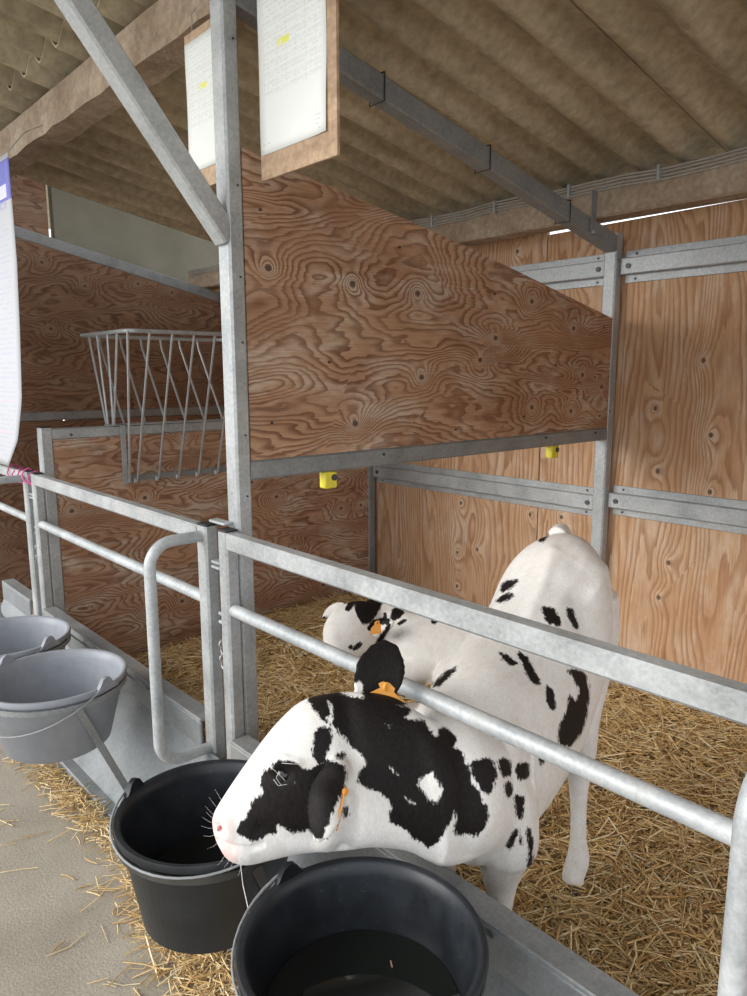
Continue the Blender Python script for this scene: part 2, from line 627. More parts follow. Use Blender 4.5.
# corrugated roof, sheet by sheet
ce = bpy.data.objects.new('ceiling', None)
COL.objects.link(ce)
tag(ce, 'underside of the corrugated fibre cement roof', 'roof', kind='structure')
WL = 0.178


def sheet_mesh(nw, y0, y1, lift):
    xs = np.linspace(0, nw * WL + 0.03, nw * 10 + 2)
    z = 0.030 * np.cos(2 * np.pi * xs / WL)
    mb = MB()
    vs, fs = [], []
    n = len(xs)
    for y in (y0, y1):
        for dz in (0.0, 0.010):
            for x, zz in zip(xs, z):
                vs.append((x, y, zz + dz + lift + roof_z(y) - roof_z(0)))
    for i in range(n - 1):
        fs.append((i, i + 1, 2 * n + i + 1, 2 * n + i))
        fs.append((n + i, 3 * n + i, 3 * n + i + 1, n + i + 1))
        fs.append((i, n + i, n + i + 1, i + 1))
        fs.append((2 * n + i, 2 * n + i + 1, 3 * n + i + 1, 3 * n + i))
    fs += [(0, 2 * n, 3 * n, n), (n - 1, 2 * n - 1, 4 * n - 1, 3 * n - 1)]
    mb.add(vs, fs)
    return mb.mesh('roof_sheet', M['roof'], 50)


back_me = sheet_mesh(6, 0.0, 2.22, 0.0)
front_me = sheet_mesh(6, -1.62, 0.16, 0.020)
for row, me in ((0, back_me), (1, front_me)):
    for i in range(7):
        o = bpy.data.objects.new('roof_sheet', me)
        COL.objects.link(o)
        o.parent = ce
        o.location = (-2.80 + i * 6 * WL, 0, roof_z(0) + 0.004 * (i % 2))

# concrete purlins
PF = roof_z(0.185) - 0.032
mb = MB()
nseg = 60
ringsP = []
for i in range(nseg + 1):
    x = -2.9 + 6.9 * i / nseg
    j = lambda a: (RS.rand() - 0.5) * a
    y0, y1, z0, z1 = 0.075, 0.185, PF - 0.135, PF
    ringsP.append([(x, y0 + j(.008), z0 + j(.010)), (x, y0 + j(.01), (z0 + z1) / 2), (x, y0 + j(.004), z1), (x, y1, z1 - 0.01), (x, y1 + j(.01), z0 + j(.012))])
mb.loft(ringsP)
tag(mb.build('concrete_purlin', 'beam_conc', None, 0), 'rough stained concrete purlin under the roof above the front posts', 'beam')
PB = roof_z(1.90) - 0.032
tag(MB().box(-3.55, 4, 1.78, 1.90, PB - 0.150, PB, 0.008).build('concrete_purlin', 'beam_conc', None, 0), 'straight concrete purlin with cables along it above the back wall', 'beam')

# end walls past the low roof; unseen slab added to block sky light
MB().box(-8.0, -2.70, -1.6, 3.2, 3.25, 3.30).build('sky_block_slab', 'roof', ce, 0)
struct('wall_left', MB().box(-3.98, -3.90, 0.925, 3.0, 0, 3.25), 'end_wall', 'dull beige end wall beyond the far partition', 'wall')
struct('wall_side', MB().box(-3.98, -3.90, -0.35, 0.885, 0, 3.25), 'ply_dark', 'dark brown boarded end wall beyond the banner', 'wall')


# ------------------------------------------------------------------ partitions
def bolts(parent, pts, r=0.006, axis='x', depth=0.008, mat='nail'):
    for p in pts:
        MB().disc(p, r, axis, depth, 8).build('bolt', mat, parent)


def panel(parent, x, pts, mat, th=0.015, name='plywood_panel'):
    """upright board in the plane x from a (y, z) outline"""
    n = len(pts)
    vs = [(x, y, z) for y, z in pts] + [(x - th, y, z) for y, z in pts]
    fs = [tuple(range(n)), tuple(range(2 * n - 1, n - 1, -1))] + [(i, (i + 1) % n, n + (i + 1) % n, n + i) for i in range(n)]
    return MB().add(vs, fs).build(name, mat, parent, 0)


def partition_high(x, label, mat, brace=True, detail=True, full=False):
    t = thing('pen_partition', label, 'partition', (x, 0, 0))
    top = lambda y: 2.467 - 0.215 * y
    MB().beam((x - 0.03, 0.0235, 0), (x - 0.03, 0.0235, top(0) - 0.02), 0.06, 0.047, (0, 1, 0)).build('front_post', 'galv', t)
    MB().beam((x - 0.03, 1.945, 0), (x - 0.03, 1.945, 2.062), 0.06, 0.054, (0, 1, 0)).build('back_post', 'galv', t)
    MB().beam((x - 0.03, -1.45, top(-1.45) - 0.036), (x - 0.03, 1.970, top(1.970) - 0.036), 0.058, 0.07, (0, 0, 1)).build('roof_arm', 'galv_dull', t)
    MB().beam((x - 0.026, 0.045, RAILZ), (x - 0.026, 1.92, RAILZ - 0.002), 0.05, 0.056).build('bottom_rail', 'galv_dull', t)
    panel(t, x - 0.004, [(0.049, 1.228), (1.92, 1.226), (1.921, 1.703), (1.0, 1.888), (0.049, 2.048)] if not full else [(0.049, 1.228), (1.92, 1.226), (1.92, top(1.92) - 0.07), (0.049, top(0.049) - 0.07)], mat)
    if brace:
        MB().beam((x - 0.03, 0.012, 1.820), (x - 0.03, -0.525, 2.490), 0.058, 0.056, (0, 1, 0.75)).build('brace', 'galv', t)
    if detail:
        bolts(t, [(x, 0.03, z) for z in (2.30, 1.95, 1.72, 1.55, 1.30, 1.13)] + [(x, 1.93, z) for z in (1.95, 1.3)], 0.0028)
        bolts(t, [(x - 0.0005, y, 1.208) for y in (0.55, 1.45, 1.82)], 0.005)
        bolts(t, [(x - 0.003, y, z) for y, z in ((0.10, 1.9), (0.33, 1.5), (0.62, 1.86), (1.1, 1.75), (1.5, 1.5), (1.85, 1.66), (1.85, 1.28), (0.9, 1.27), (1.3, 1.3), (0.12, 1.33))], 0.004)
        for y in (0.55, 1.05, 1.55):
            zz = top(y) - 0.036
            pts = [(x - 0.03 + 0.034 * sx, y, zz + 0.04 * sz) for sx, sz in ((1, 1), (1, -1), (-1, -1), (-1, 1), (1, 1))]
            MB().tube(pts, 0.0025, 6).build('cable_tie', 'cap', t)
        # clamp that hangs the arm from the back purlin
        MB().box(x + 0.001, x + 0.006, 1.70, 1.74, 2.02, 2.20, 0.002).build('clamp_plate', 'galv_dull', t)
        MB().tube([(x - 0.075, 1.712, 2.038), (x + 0.016, 1.712, 2.038)], 0.006, 8).build('bolt', 'galv', t)
    return t


partition_high(0.0, 'large red-brown plywood partition on galvanised posts with a sloping top', 'ply_part')
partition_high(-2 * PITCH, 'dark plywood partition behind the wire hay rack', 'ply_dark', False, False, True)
partition_high(PITCH, 'plywood partition at the hinge end of the pen beside the nearer gate', 'ply_part', False, False)

XL = -PITCH
t = thing('low_pen_partition', 'low plywood partition with galvanised frame under the hay rack', 'partition', (XL, 0, 0))
MB().beam((XL - 0.025, 0.0235, 0), (XL - 0.025, 0.0235, 1.235), 0.05, 0.052, (0, 1, 0)).build('front_post', 'galv', t)
MB().beam((XL - 0.025, 1.945, 0), (XL - 0.025, 1.945, 1.235), 0.05, 0.054, (0, 1, 0)).build('back_post', 'galv_dull', t)
MB().beam((XL - 0.025, 0.045, 1.205), (XL - 0.025, 1.92, 1.205), 0.045, 0.05).build('top_rail', 'galv', t)
panel(t, XL - 0.006, [(0.05, 0.02), (1.92, 0.02), (1.92, 1.18), (0.05, 1.18)], 'ply_part')
MB().box(XL - 0.048, XL - 0.002, -0.001, 0.047, 1.235, 1.242, 0.002).build('end_cap', 'cap', t)
bolts(t, [(XL, 0.13, 1.2), (XL - 0.005, 0.62, 0.62), (XL - 0.005, 1.3, 0.9), (XL - 0.005, 0.3, 0.9)], 0.006)

# further pens to the left: lower dark boards
t = thing('low_pen_partition', 'dark low plywood boarding below the far partition behind the banner', 'partition', (-2 * PITCH, 0, 0))
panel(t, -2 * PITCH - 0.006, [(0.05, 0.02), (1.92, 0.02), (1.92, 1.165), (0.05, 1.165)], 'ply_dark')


# back rails: top-hat section bolted between posts
def wall_rail(x0, x1, z, label):
    t = thing('wall_rail', label, 'rail', (x0, YB, z))
    y = YB - 0.001
    MB().box(x0, x1, y - 0.006, y, z - 0.068, z + 0.068, 0.0015).build('flange', 'galv', t, 0)
    MB().box(x0 - 0.012, x1 + 0.012, y - 0.034, y - 0.006, z - 0.034, z + 0.036, 0.004).build('web', 'galv', t, 0)
    for x in (x0 + 0.05, x1 - 0.05):
        MB().disc((x - 0.02 * (1 if x < (x0 + x1) / 2 else -1), y - 0.036, z), 0.011, 'y', 0.010, 10).build('bolt', 'nail', t)
        for dz in (0.052, -0.052):
            MB().disc((x, y - 0.0065, z + dz), 0.006, 'y', 0.004, 8).build('screw', 'nail', t)


wall_rail(0.012, PITCH - 0.075, 1.922, 'upper galvanised rail on the back wall beside the tall back post and the bare plywood')
wall_rail(-PITCH + 0.012, -0.072, 1.922, 'upper galvanised rail on the back wall half hidden by the sloping partition')
wall_rail(0.012, PITCH - 0.075, 0.892, 'lower galvanised rail on the bare back wall behind the standing calf')
wall_rail(-PITCH + 0.012, -0.072, 0.868, 'lower galvanised rail on the back wall between the corner post and tall back post')

# ------------------------------------------------------------------ gates
GY0, GY1 = -0.045, -0.003
GYC = (GY0 + GY1) / 2
GT = 1.035


def gate(x0, x1, label, guard=True):
    """x0 = right face of the left upright, x1 = right face of the right upright"""
    t = thing('pen_gate', label, 'gate', (x0, GYC, 0.0))
    MB().beam((x0 - 0.02, GYC, 0.315), (x0 - 0.02, GYC, GT), 0.046, 0.042, (0, 1, 0)).build('upright', 'galv', t)
    MB().beam((x1 - 0.028, GYC, 0.312), (x1 - 0.028, GYC, GT), 0.056, 0.042, (0, 1, 0)).build('upright', 'galv', t)
    MB().beam((x0 + 0.003, GYC, GT - 0.026), (x1 - 0.056, GYC, GT - 0.026), 0.042, 0.048).build('top_rail', 'galv', t)
    MB().tube([(x0, GYC, 0.81), (x1 - 0.054, GYC, 0.81)], 0.0185, 16).build('round_rail', 'galv_bright', t)
    for xx, w in ((x0 - 0.02, 0.046), (x1 - 0.028, 0.056)):
        MB().box(xx - w / 2 + 0.002, xx + w / 2 - 0.002, GY0 + 0.002, GY1 - 0.001, GT, GT + 0.006, 0.002).build('end_cap', 'cap', t)
    # hinge tongues and pin on the left upright
    for z in (0.94, 0.925):
        MB().box(x0 - 0.085, x0 - 0.042, GYC - 0.02, GYC + 0.012, z - 0.004, z + 0.004, 0.001).build('hinge_tongue', 'galv_bright', t)
    for z in (0.79, 0.765):
        MB().tube([(x0 - 0.060, GYC - 0.012, z), (x0 - 0.042, GYC - 0.012, z)], 0.006, 8).build('hinge_pin', 'galv_bright', t)
    for i in range(4):
        a = Vector((x0 - 0.052, GYC - 0.012, 0.70 - 0.022 * i))
        e = (1, 0, 0) if i % 2 else (0, 1, 0)
        MB().tube(arc(a, 0.011, 0, 2 * math.pi, 10, e, (0, 0, 1)), 0.0025, 6).build('chain_link', 'wire', t)
    if guard:
        xc = x1 - 0.028
        r, d = 0.07, 0.205
        zt, zb = 1.005, 0.348
        p = [Vector((xc, GY0 + 0.002, zt))]
        p += arc((xc, -d + r, zt - r), r, math.pi / 2, math.pi, 8, (0, 1, 0), (0, 0, 1))
        p += arc((xc, -d + r, zb + r), r, math.pi, 1.5 * math.pi, 8, (0, 1, 0), (0, 0, 1))
        p += [Vector((xc, GY0 + 0.002, zb))]
        MB().tube(p, 0.0165, 14).build('head_guard', 'galv_bright', t)
    return t


gate(0.0, 1.468, 'nearer galvanised gate of square top rail and round lower rail over the calf')
gate(-PITCH, -0.109, 'galvanised gate with bent tube guard behind the grey buckets')
gate(-2 * PITCH, -PITCH - 0.109, 'far galvanised gate beyond the banner and pink twine')
# latch strap on the main post
o = MB().box(-0.115, -0.03, -0.03, 0.0, 1.048, 1.056, 0.002).build('latch_plate', 'galv_bright')
tag(o, 'small flat latch plate bridging the two gates at the main post', 'latch')


# feed fronts under the gates
def feed_front(x0, x1, s0, s1, label):
    """rim between the gate uprights x0..x1, sloping sheet s0..s1 down to the alley"""
    t = thing('feed_front', label, 'panel', (s0, -0.05, 0))
    MB().box(x0, x1, -0.058, 0.002, 0.418, 0.430, 0.003).build('top_flange', 'galv_dull', t, 0)
    MB().box(x0, x1, -0.058, -0.048, 0.335, 0.419, 0.003).build('rim', 'galv_sheet', t, 0)
    vs = [(s0, -0.053, 0.337), (s1, -0.053, 0.337), (s1, -0.195, 0.035), (s0, -0.195, 0.035)]
    vs += [(x, y + 0.004, z + 0.001) for x, y, z in vs]
    MB().add(vs, [(0, 1, 2, 3), (7, 6, 5, 4), (0, 4, 5, 1), (1, 5, 6, 2), (2, 6, 7, 3), (3, 7, 4, 0)]).build('sheet', 'galv_sheet', t, 0)
    MB().box(s0, s1, -0.235, -0.192, 0.0, 0.036, 0.004).build('foot_flange', 'galv_dull', t, 0)
    return t


feed_front(0.006, 1.41, -0.068, 1.54, 'sloping galvanised feed front under the nearer gate beside the black buckets')
feed_front(-PITCH + 0.006, -0.168, -PITCH - 0.068, -0.072, 'sloping galvanised feed front behind the grey buckets')
feed_front(-2.215, -PITCH - 0.168, -2.215, -PITCH - 0.072, 'short end of galvanised feed front past the grey buckets')


# ------------------------------------------------------------------ buckets
def bucket(c, R, h, rb, mat, label, water, handle_az, handle_drop, lug_az, group=None):
    """c = centre of the rim; handle hangs to the side given by handle_az"""
    z0 = c[2] - h
    t = thing('bucket', label, 'bucket', (c[0], c[1], z0), group)
    wall = 0.006
    prof = [(0.0, 0.0), (rb - 0.012, 0.0), (rb, 0.008), (R - 0.016, h - 0.055), (R - 0.012, h - 0.052), (R - 0.010, h - 0.036), (R - 0.014, h - 0.033), (R - 0.011, h - 0.018),
            (R, h - 0.018), (R + 0.003, h - 0.010), (R, h - 0.001), (R - 0.006, h), (R - 0.014, h - 0.006),
            (R - 0.020, h - 0.03), (rb - wall, 0.02), (0.0, 0.014)]
    MB().lathe(prof, (c[0], c[1], z0), 64).build('shell', mat, t, 50)
    # two lugs for the handle
    for s in (0, math.pi):
        a = lug_az + s
        e = Vector((math.cos(a), math.sin(a), 0))
        u = Vector((-math.sin(a), math.cos(a), 0))
        q = Vector(c) + e * (R - 0.003)
        ring = []
        for th in (-0.006, 0.006):
            pts = [q + e * th + u * x + Vector((0, 0, z)) for x, z in ((-0.05, -0.016), (-0.026, 0.004), (-0.014, 0.022), (0.0, 0.028), (0.014, 0.022), (0.026, 0.004), (0.05, -0.016))]
            ring.append(pts)
        MB().loft(ring).build('lug', mat, t, 50)
    l0 = Vector(c) + Vector((math.cos(lug_az), math.sin(lug_az), 0)) * (R + 0.006) + Vector((0, 0, 0.010))
    l1 = Vector(c) - Vector((math.cos(lug_az), math.sin(lug_az), 0)) * (R + 0.006) + Vector((0, 0, 0.010))
    side = Vector((math.cos(handle_az), math.sin(handle_az), 0))
    pts = []
    for i in range(25):
        k = math.pi * i / 24
        p = (l0 + l1) / 2 + (l0 - l1) / 2 * math.cos(k) + side * (R + 0.007) * math.sin(k) - Vector((0, 0, handle_drop * math.sin(k)))
        pts.append(p)
    MB().tube(pts, 0.0026, 8).build('handle', 'wire_dull', t)
    if water:
        rw = rb + (R - rb) * water / h - 0.014
        MB().lathe([(0.0, 0.0), (rw * 0.5, 0.0), (rw, 0.0)], (c[0], c[1], z0 + water), 48).build('water', 'water', t)
        for a, q, l in ((0.35, 0.5, 0.02), (1.9, 0.62, 0.015), (-0.7, 0.3, 0.012)):
            b = Vector((c[0] + rw * q * math.cos(a), c[1] + rw * q * math.sin(a), z0 + water + 0.001))
            MB().tube([b, b + Vector((l * math.cos(a * 3), l * math.sin(a * 3), 0.0005))], 0.0016, 6).build('straw_bit', 'boardwood', t)
    return t


def holder(c, R, h, label, strut_az, mat):
    zr = c[2] - 0.034
    t = thing('bucket_holder', label, 'bracket', (c[0], -0.06, zr))
    r0 = R - 0.004
    MB().lathe([(r0, -0.008), (r0 + 0.004, -0.008), (r0 + 0.004, 0.008), (r0, 0.008)], (c[0], c[1], zr), 56, True).build('hoop', mat, t, 40)
    a = Vector((c[0] + r0 * math.cos(strut_az) + 0.004, c[1] + r0 * math.sin(strut_az), zr - 0.004))
    b = Vector((c[0] + 0.105, -0.172, 0.105))
    MB().beam(a, b, 0.005, 0.022, (0.3, 1, 0.4), 0.001).build('strut', mat, t)
    for s in (-1, 1):
        x = c[0] + s * 0.05
        y = c[1] + math.sqrt(r0 * r0 - 0.0025)
        MB().beam((x, y, zr), (x, -0.060, 0.405), 0.022, 0.005, (0, 0, 1), 0.001).build('hook', mat, t)
    return t


ZR = 0.53
BK = [((0.393, -0.339, ZR), 0.199, 0.243, 0.152, 'black_plastic', 'black plastic feed bucket under the standing calf\'s muzzle', 0.075, math.radians(-61), 0.032, math.radians(-151), math.radians(-2)),
      ((0.903, -0.338, ZR), 0.209, 0.25, 0.158, 'black_plastic', 'black plastic bucket of dark water below the calf\'s neck', 0.12, math.radians(-89), 0.030, math.radians(-179), math.radians(-2)),
      ((-0.578, -0.342, ZR), 0.217, 0.228, 0.158, 'grey_plastic', 'pale grey plastic bucket with wire handle hanging, beside the black buckets', 0, math.radians(24 - 90), 0.115, math.radians(24), math.radians(-2)),
      ((-1.058, -0.350, ZR), 0.216, 0.228, 0.158, 'grey_plastic', 'pale grey plastic bucket furthest from the calves', 0, math.radians(24 - 90), 0.115, math.radians(24), math.radians(-2))]
for c, R, h, rb, m, lab, w, ha, hd, la, sa in BK:
    bucket(c, R, h, rb, m, lab, w, ha, hd, la)
    holder(c, R, h, 'flat steel hoop and strut around the ' + lab.replace(' plastic', '').replace(' with wire handle hanging,', ''), sa, 'galv_dull' if 'grey' in lab else 'nail')


# ------------------------------------------------------------------ straw
def fbm(x, y, seed):
    r = np.random.RandomState(seed)
    s = 0
    for k in range(5):
        f = 1.6 * 1.9 ** k
        a, b, p, q = r.rand(4) * 6.28
        s = s + np.sin(f * (x * math.cos(a) + y * math.sin(a)) * 2 + p) * np.cos(f * (y * math.cos(b) - x * math.sin(b)) * 2 + q) / 1.6 ** k
    return s


def bed(x, y):
    h = 0.060 + 0.016 * fbm(x, y, 3) + 0.004 * fbm(4 * x, 4 * y, 5)
    h = h + 0.09 * np.exp(-((x + 1.0) ** 2 / 0.30 + (y - 1.55) ** 2 / 0.25))
    h = h + 0.06 * np.exp(-((x + 1.45) ** 2 / 0.08 + (y - 0.9) ** 2 / 0.8))
    return np.maximum(h, 0.012)


def strands(n, xr, yr, hfun, lmin, lmax, wid, lift, tilt, seed, mask=None):
    r = np.random.RandomState(seed)
    x = r.uniform(*xr, n)
    y = r.uniform(*yr, n)
    if mask is not None:
        k = mask(x, y, r)
        x, y = x[k], y[k]
        n = len(x)
    L = r.uniform(lmin, lmax, n) * r.uniform(0.5, 1, n)
    az = r.uniform(0, 2 * np.pi, n)
    el = r.normal(0, tilt, n)
    bend = r.normal(0, 0.25, n)
    w = wid * r.uniform(0.55, 1.35, n)
    z = hfun(x, y) + r.uniform(0, 1, n) ** 2 * lift + 0.002
    P = []
    for k, s in enumerate((-0.5, 0.0, 0.5)):
        a = az + bend * s
        P.append(np.stack([x + np.cos(a) * L * s * np.cos(el), y + np.sin(a) * L * s * np.cos(el), z + np.sin(el) * L * s + 0.10 * L * (0.25 - s * s) * np.sign(bend)], 1))
    d = P[2] - P[0]
    d /= np.linalg.norm(d, axis=1)[:, None]
    roll = r.uniform(0, 2 * np.pi, n)
    a = np.cross(d, np.array([0, 0, 1.0]))
    a /= np.linalg.norm(a, axis=1)[:, None] + 1e-9
    b = np.cross(d, a)
    V = np.zeros((n, 9, 3))
    for k in range(3):
        for j in range(3):
            t = roll + 2 * np.pi * j / 3
            ww = w * (1.0 if j else 0.7)
            V[:, k * 3 + j] = P[k] + (a * np.cos(t)[:, None] + b * np.sin(t)[:, None]) * ww[:, None]
    V[:, :, 2] = np.maximum(V[:, :, 2], 0.001)
    F = []
    for k in range(2):
        for j in range(3):
            F.append([k * 3 + j, k * 3 + (j + 1) % 3, k * 3 + 3 + (j + 1) % 3, k * 3 + 3 + j])
    F = np.array(F)
    faces = (F[None] + (np.arange(n) * 9)[:, None, None]).reshape(-1, 4)
    tone = np.clip(r.beta(2.6, 1.9, n), 0, 1)
    return V.reshape(-1, 3), faces, np.repeat(tone, 9)


def straw_object(name, parts, mat, parent=None):
    vs = np.concatenate([p[0] for p in parts])
    off = np.cumsum([0] + [len(p[0]) for p in parts[:-1]])
    fs = np.concatenate([p[1] + o for p, o in zip(parts, off)])
    tn = np.concatenate([p[2] for p in parts])
    me = bpy.data.meshes.new(name)
    me.vertices.add(len(vs))
    me.vertices.foreach_set('co', vs.astype(np.float32).ravel())
    me.loops.add(fs.size)
    me.polygons.add(len(fs))
    me.loops.foreach_set('vertex_index', fs.astype(np.int32).ravel())
    me.polygons.foreach_set('loop_start', np.arange(0, fs.size, 4, dtype=np.int32))
    me.update(calc_edges=True)
    at_ = me.attributes.new('tone', 'FLOAT', 'POINT')
    at_.data.foreach_set('value', tn.astype(np.float32))
    me.materials.append(mat)
    o = bpy.data.objects.new(name, me)
    COL.objects.link(o)
    if parent:
        o.parent = parent
    return o


gx = np.linspace(-PITCH + 0.008, 3.2, 150)
gy = np.linspace(0.005, YB - 0.012, 70)
GX, GY = np.meshgrid(gx, gy)
GZ = bed(GX, GY)
vs = np.stack([GX.ravel(), GY.ravel(), GZ.ravel()], 1)
nx = len(gx)
fs = [(j * nx + i, j * nx + i + 1, (j + 1) * nx + i + 1, (j + 1) * nx + i) for j in range(len(gy) - 1) for i in range(nx - 1)]
sb = thing('straw_bedding', 'deep golden straw bedding covering the floor of the calf pen', 'straw', (0, 0, 0), kind='stuff')
o = MB().add(vs, fs).build('straw_mat', 'straw_base', sb, 60)
o['kind'] = 'stuff'
parts = [strands(34000, (-PITCH + 0.11, 1.9), (0.10, YB - 0.12), bed, 0.06, 0.20, 0.0024, 0.022, 0.18, 21),
         strands(9000, (0.3, 1.8), (0.03, 1.0), bed, 0.07, 0.22, 0.0030, 0.034, 0.24, 22),
         strands(1200, (-PITCH + 0.1, 1.6), (0.1, YB - 0.1), bed, 0.08, 0.22, 0.0022, 0.03, 0.45, 23)]
o = straw_object('straw_stalks', parts, M['straw'], sb)
o['kind'] = 'stuff'


def strip_mask(x, y, r):
    c = -0.275 - 0.02 * np.sin(x * 5)
    wdt = 0.060 + 0.022 * np.sin(x * 3 + 1)
    dens = np.exp(-((y - c) / wdt) ** 2) * np.where((x > -1.15) & (x < 1.3), 1, 0) * (0.75 + 0.25 * np.sin(x * 7))
    dens = dens * np.where(y > -0.232, 0.0, 1)
    return r.rand(len(x)) < dens


def pile(x, y):
    c = -0.27
    return 0.004 + 0.030 * np.exp(-((y - c) / 0.06) ** 2) * (0.7 + 0.3 * np.sin(x * 9))


parts = [strands(11000, (-1.2, 1.4), (-0.60, -0.24), pile, 0.04, 0.14, 0.0020, 0.012, 0.12, 31, strip_mask),
         strands(36, (-0.9, 1.0), (-0.55, -0.36), lambda x, y: 0.003 + 0 * x, 0.05, 0.14, 0.0020, 0.002, 0.02, 32)]
o = straw_object('loose_straw', parts, M['straw'])
tag(o, 'loose golden straw spilled along the concrete below the buckets', 'straw', kind='stuff')


# ------------------------------------------------------------------ calves
def ringp(top, bot, axis, w, n=32, p=2.2, egg=0.0, flat=0.0):
    """closed cross-section between a top and a bottom point; egg > 0 widens the lower half"""
    top, bot, axis = Vector(top), Vector(bot), Vector(axis)
    up = (top - bot) / 2
    c = (top + bot) / 2
    lat = axis.cross(up).normalized()
    out = []
    for i in range(n):
        t = 2 * math.pi * i / n
        cs, sn = math.cos(t), math.sin(t)
        u = math.copysign(abs(cs) ** (2 / p), cs)
        s = math.copysign(abs(sn) ** (2 / p), sn)
        out.append(c + up * u + lat * (w * s * (1 - egg * u)))
    return out


def smooth_rings(keys, sub=4):
    """Catmull-Rom through (top, bottom, half width, egg) keys"""
    K = [np.array([*k[0], *k[1], k[2], k[3] if len(k) > 3 else 0.0], float) for k in keys]
    K = [2 * K[0] - K[1]] + K + [2 * K[-1] - K[-2]]
    o = []
    for i in range(1, len(K) - 2):
        for j in range(sub):
            t = j / sub
            a, b, c, d = K[i - 1], K[i], K[i + 1], K[i + 2]
            o.append(0.5 * (2 * b + (c - a) * t + (2 * a - 5 * b + 4 * c - d) * t * t + (3 * b - a - 3 * c + d) * t ** 3))
    o.append(K[-2])
    return o


def loft_keys(mb, keys, sub=4, n=32, p=2.2):
    R = smooth_rings(keys, sub)
    C = [(r[:3] + r[3:6]) / 2 for r in R]
    rings = []
    for i, r in enumerate(R):
        a = C[min(i + 1, len(C) - 1)] - C[max(i - 1, 0)]
        rings.append(ringp(r[:3], r[3:6], a, max(r[6], 0.004), n, p, r[7]))
    mb.loft(rings)


def limb(mb, pts, n=16, sub=5):
    """tapered limb through (point, radius)"""
    K = [np.array([*q, r], float) for q, r in pts]
    K = [2 * K[0] - K[1]] + K + [2 * K[-1] - K[-2]]
    P, R = [], []
    for i in range(1, len(K) - 2):
        for j in range(sub):
            t = j / sub
            a, b, c, d = K[i - 1], K[i], K[i + 1], K[i + 2]
            q = 0.5 * (2 * b + (c - a) * t + (2 * a - 5 * b + 4 * c - d) * t * t + (3 * b - a - 3 * c + d) * t ** 3)
            P.append(q[:3])
            R.append(max(float(q[3]), 0.004))
    P.append(K[-2][:3])
    R.append(float(K[-2][3]))
    mb.tube(P, R, n)


def leaf(mb, base, tip, normal, width, thick, cup=0.0, n=12, prof=(0.45, 0.8, 1.0, 1.0, 0.86, 0.6, 0.22)):
    """ear: a cupped leaf from base to tip"""
    base, tip, nrm = Vector(base), Vector(tip), Vector(normal).normalized()
    d = tip - base
    s = d.normalized().cross(nrm).normalized()
    nrm = s.cross(d.normalized())
    rings = []
    m = len(prof)
    for i, w in enumerate(prof):
        t = i / (m - 1)
        c = base + d * t + nrm * (math.sin(t * math.pi) * 0.006)
        g = []
        for j in range(n):
            a = 2 * math.pi * j / n
            x = math.cos(a) * width * w
            g.append(c + s * x + nrm * (math.sin(a) * thick * (0.55 + 0.45 * w) - cup * (x / width) ** 2))
        rings.append(g)
    mb.loft(rings)


def organic(mb, voxel, smooth=6):
    """weld overlapping lofts into one continuous skin"""
    me = mb.mesh('skin', M['coat'], 0)
    o = bpy.data.objects.new('skin', me)
    COL.objects.link(o)
    r = o.modifiers.new('r', 'REMESH')
    r.mode = 'VOXEL'
    r.voxel_size = voxel
    r.use_smooth_shade = True
    s = o.modifiers.new('s', 'SMOOTH')
    s.factor = 0.5
    s.iterations = smooth
    dg = bpy.context.evaluated_depsgraph_get()
    out = bpy.data.meshes.new_from_object(o.evaluated_get(dg))
    bpy.data.objects.remove(o)
    out.polygons.foreach_set('use_smooth', [True] * len(out.polygons))
    return out


def poly_sd(P, poly):
    """signed distance in pixels, positive inside"""
    poly = np.array(poly, float)
    d = np.full(len(P), 1e9)
    ins = np.zeros(len(P), bool)
    for i in range(len(poly)):
        a, b = poly[i], poly[(i + 1) % len(poly)]
        e = b - a
        t = np.clip(((P - a) @ e) / (e @ e + 1e-9), 0, 1)
        d = np.minimum(d, np.linalg.norm(P - a - t[:, None] * e, axis=1))
        c = (a[1] <= P[:, 1]) != (b[1] <= P[:, 1])
        xx = a[0] + (P[:, 1] - a[1]) * e[0] / (e[1] if abs(e[1]) > 1e-9 else 1e-9)
        ins ^= c & (P[:, 0] < xx)
    return np.where(ins, d, -d)


def pix(co):
    q = (co - CAM) @ ROT.T
    return np.stack([373.5 + FPX * q[:, 0] / q[:, 2], 498 + FPX * q[:, 1] / q[:, 2]], 1)


def sculpt(me, strokes):
    """press creases and raise bony points along strokes on the camera-facing skin"""
    n = len(me.vertices)
    co = np.zeros(n * 3)
    me.vertices.foreach_get('co', co)
    co = co.reshape(-1, 3)
    nr = np.zeros(n * 3)
    me.vertices.foreach_get('normal', nr)
    nr = nr.reshape(-1, 3)
    px = pix(co)
    facing = np.clip((nr * (CAM - co)).sum(1) * 3, 0, 1)
    mv = np.zeros(n)
    for pts, wd, dep in strokes:
        d = np.full(n, 1e9)
        if len(pts) == 1:
            d = np.hypot(px[:, 0] - pts[0][0], px[:, 1] - pts[0][1])
        for a, b in zip(pts[:-1], pts[1:]):
            a, b = np.array(a, float), np.array(b, float)
            e = b - a
            t = np.clip(((px - a) @ e) / (e @ e), 0, 1)
            d = np.minimum(d, np.linalg.norm(px - a - t[:, None] * e, axis=1))
        mv += dep * np.exp(-(d / wd) ** 2)
    co = co + nr * (mv * facing)[:, None]
    me.vertices.foreach_set('co', co.ravel())
    me.update()


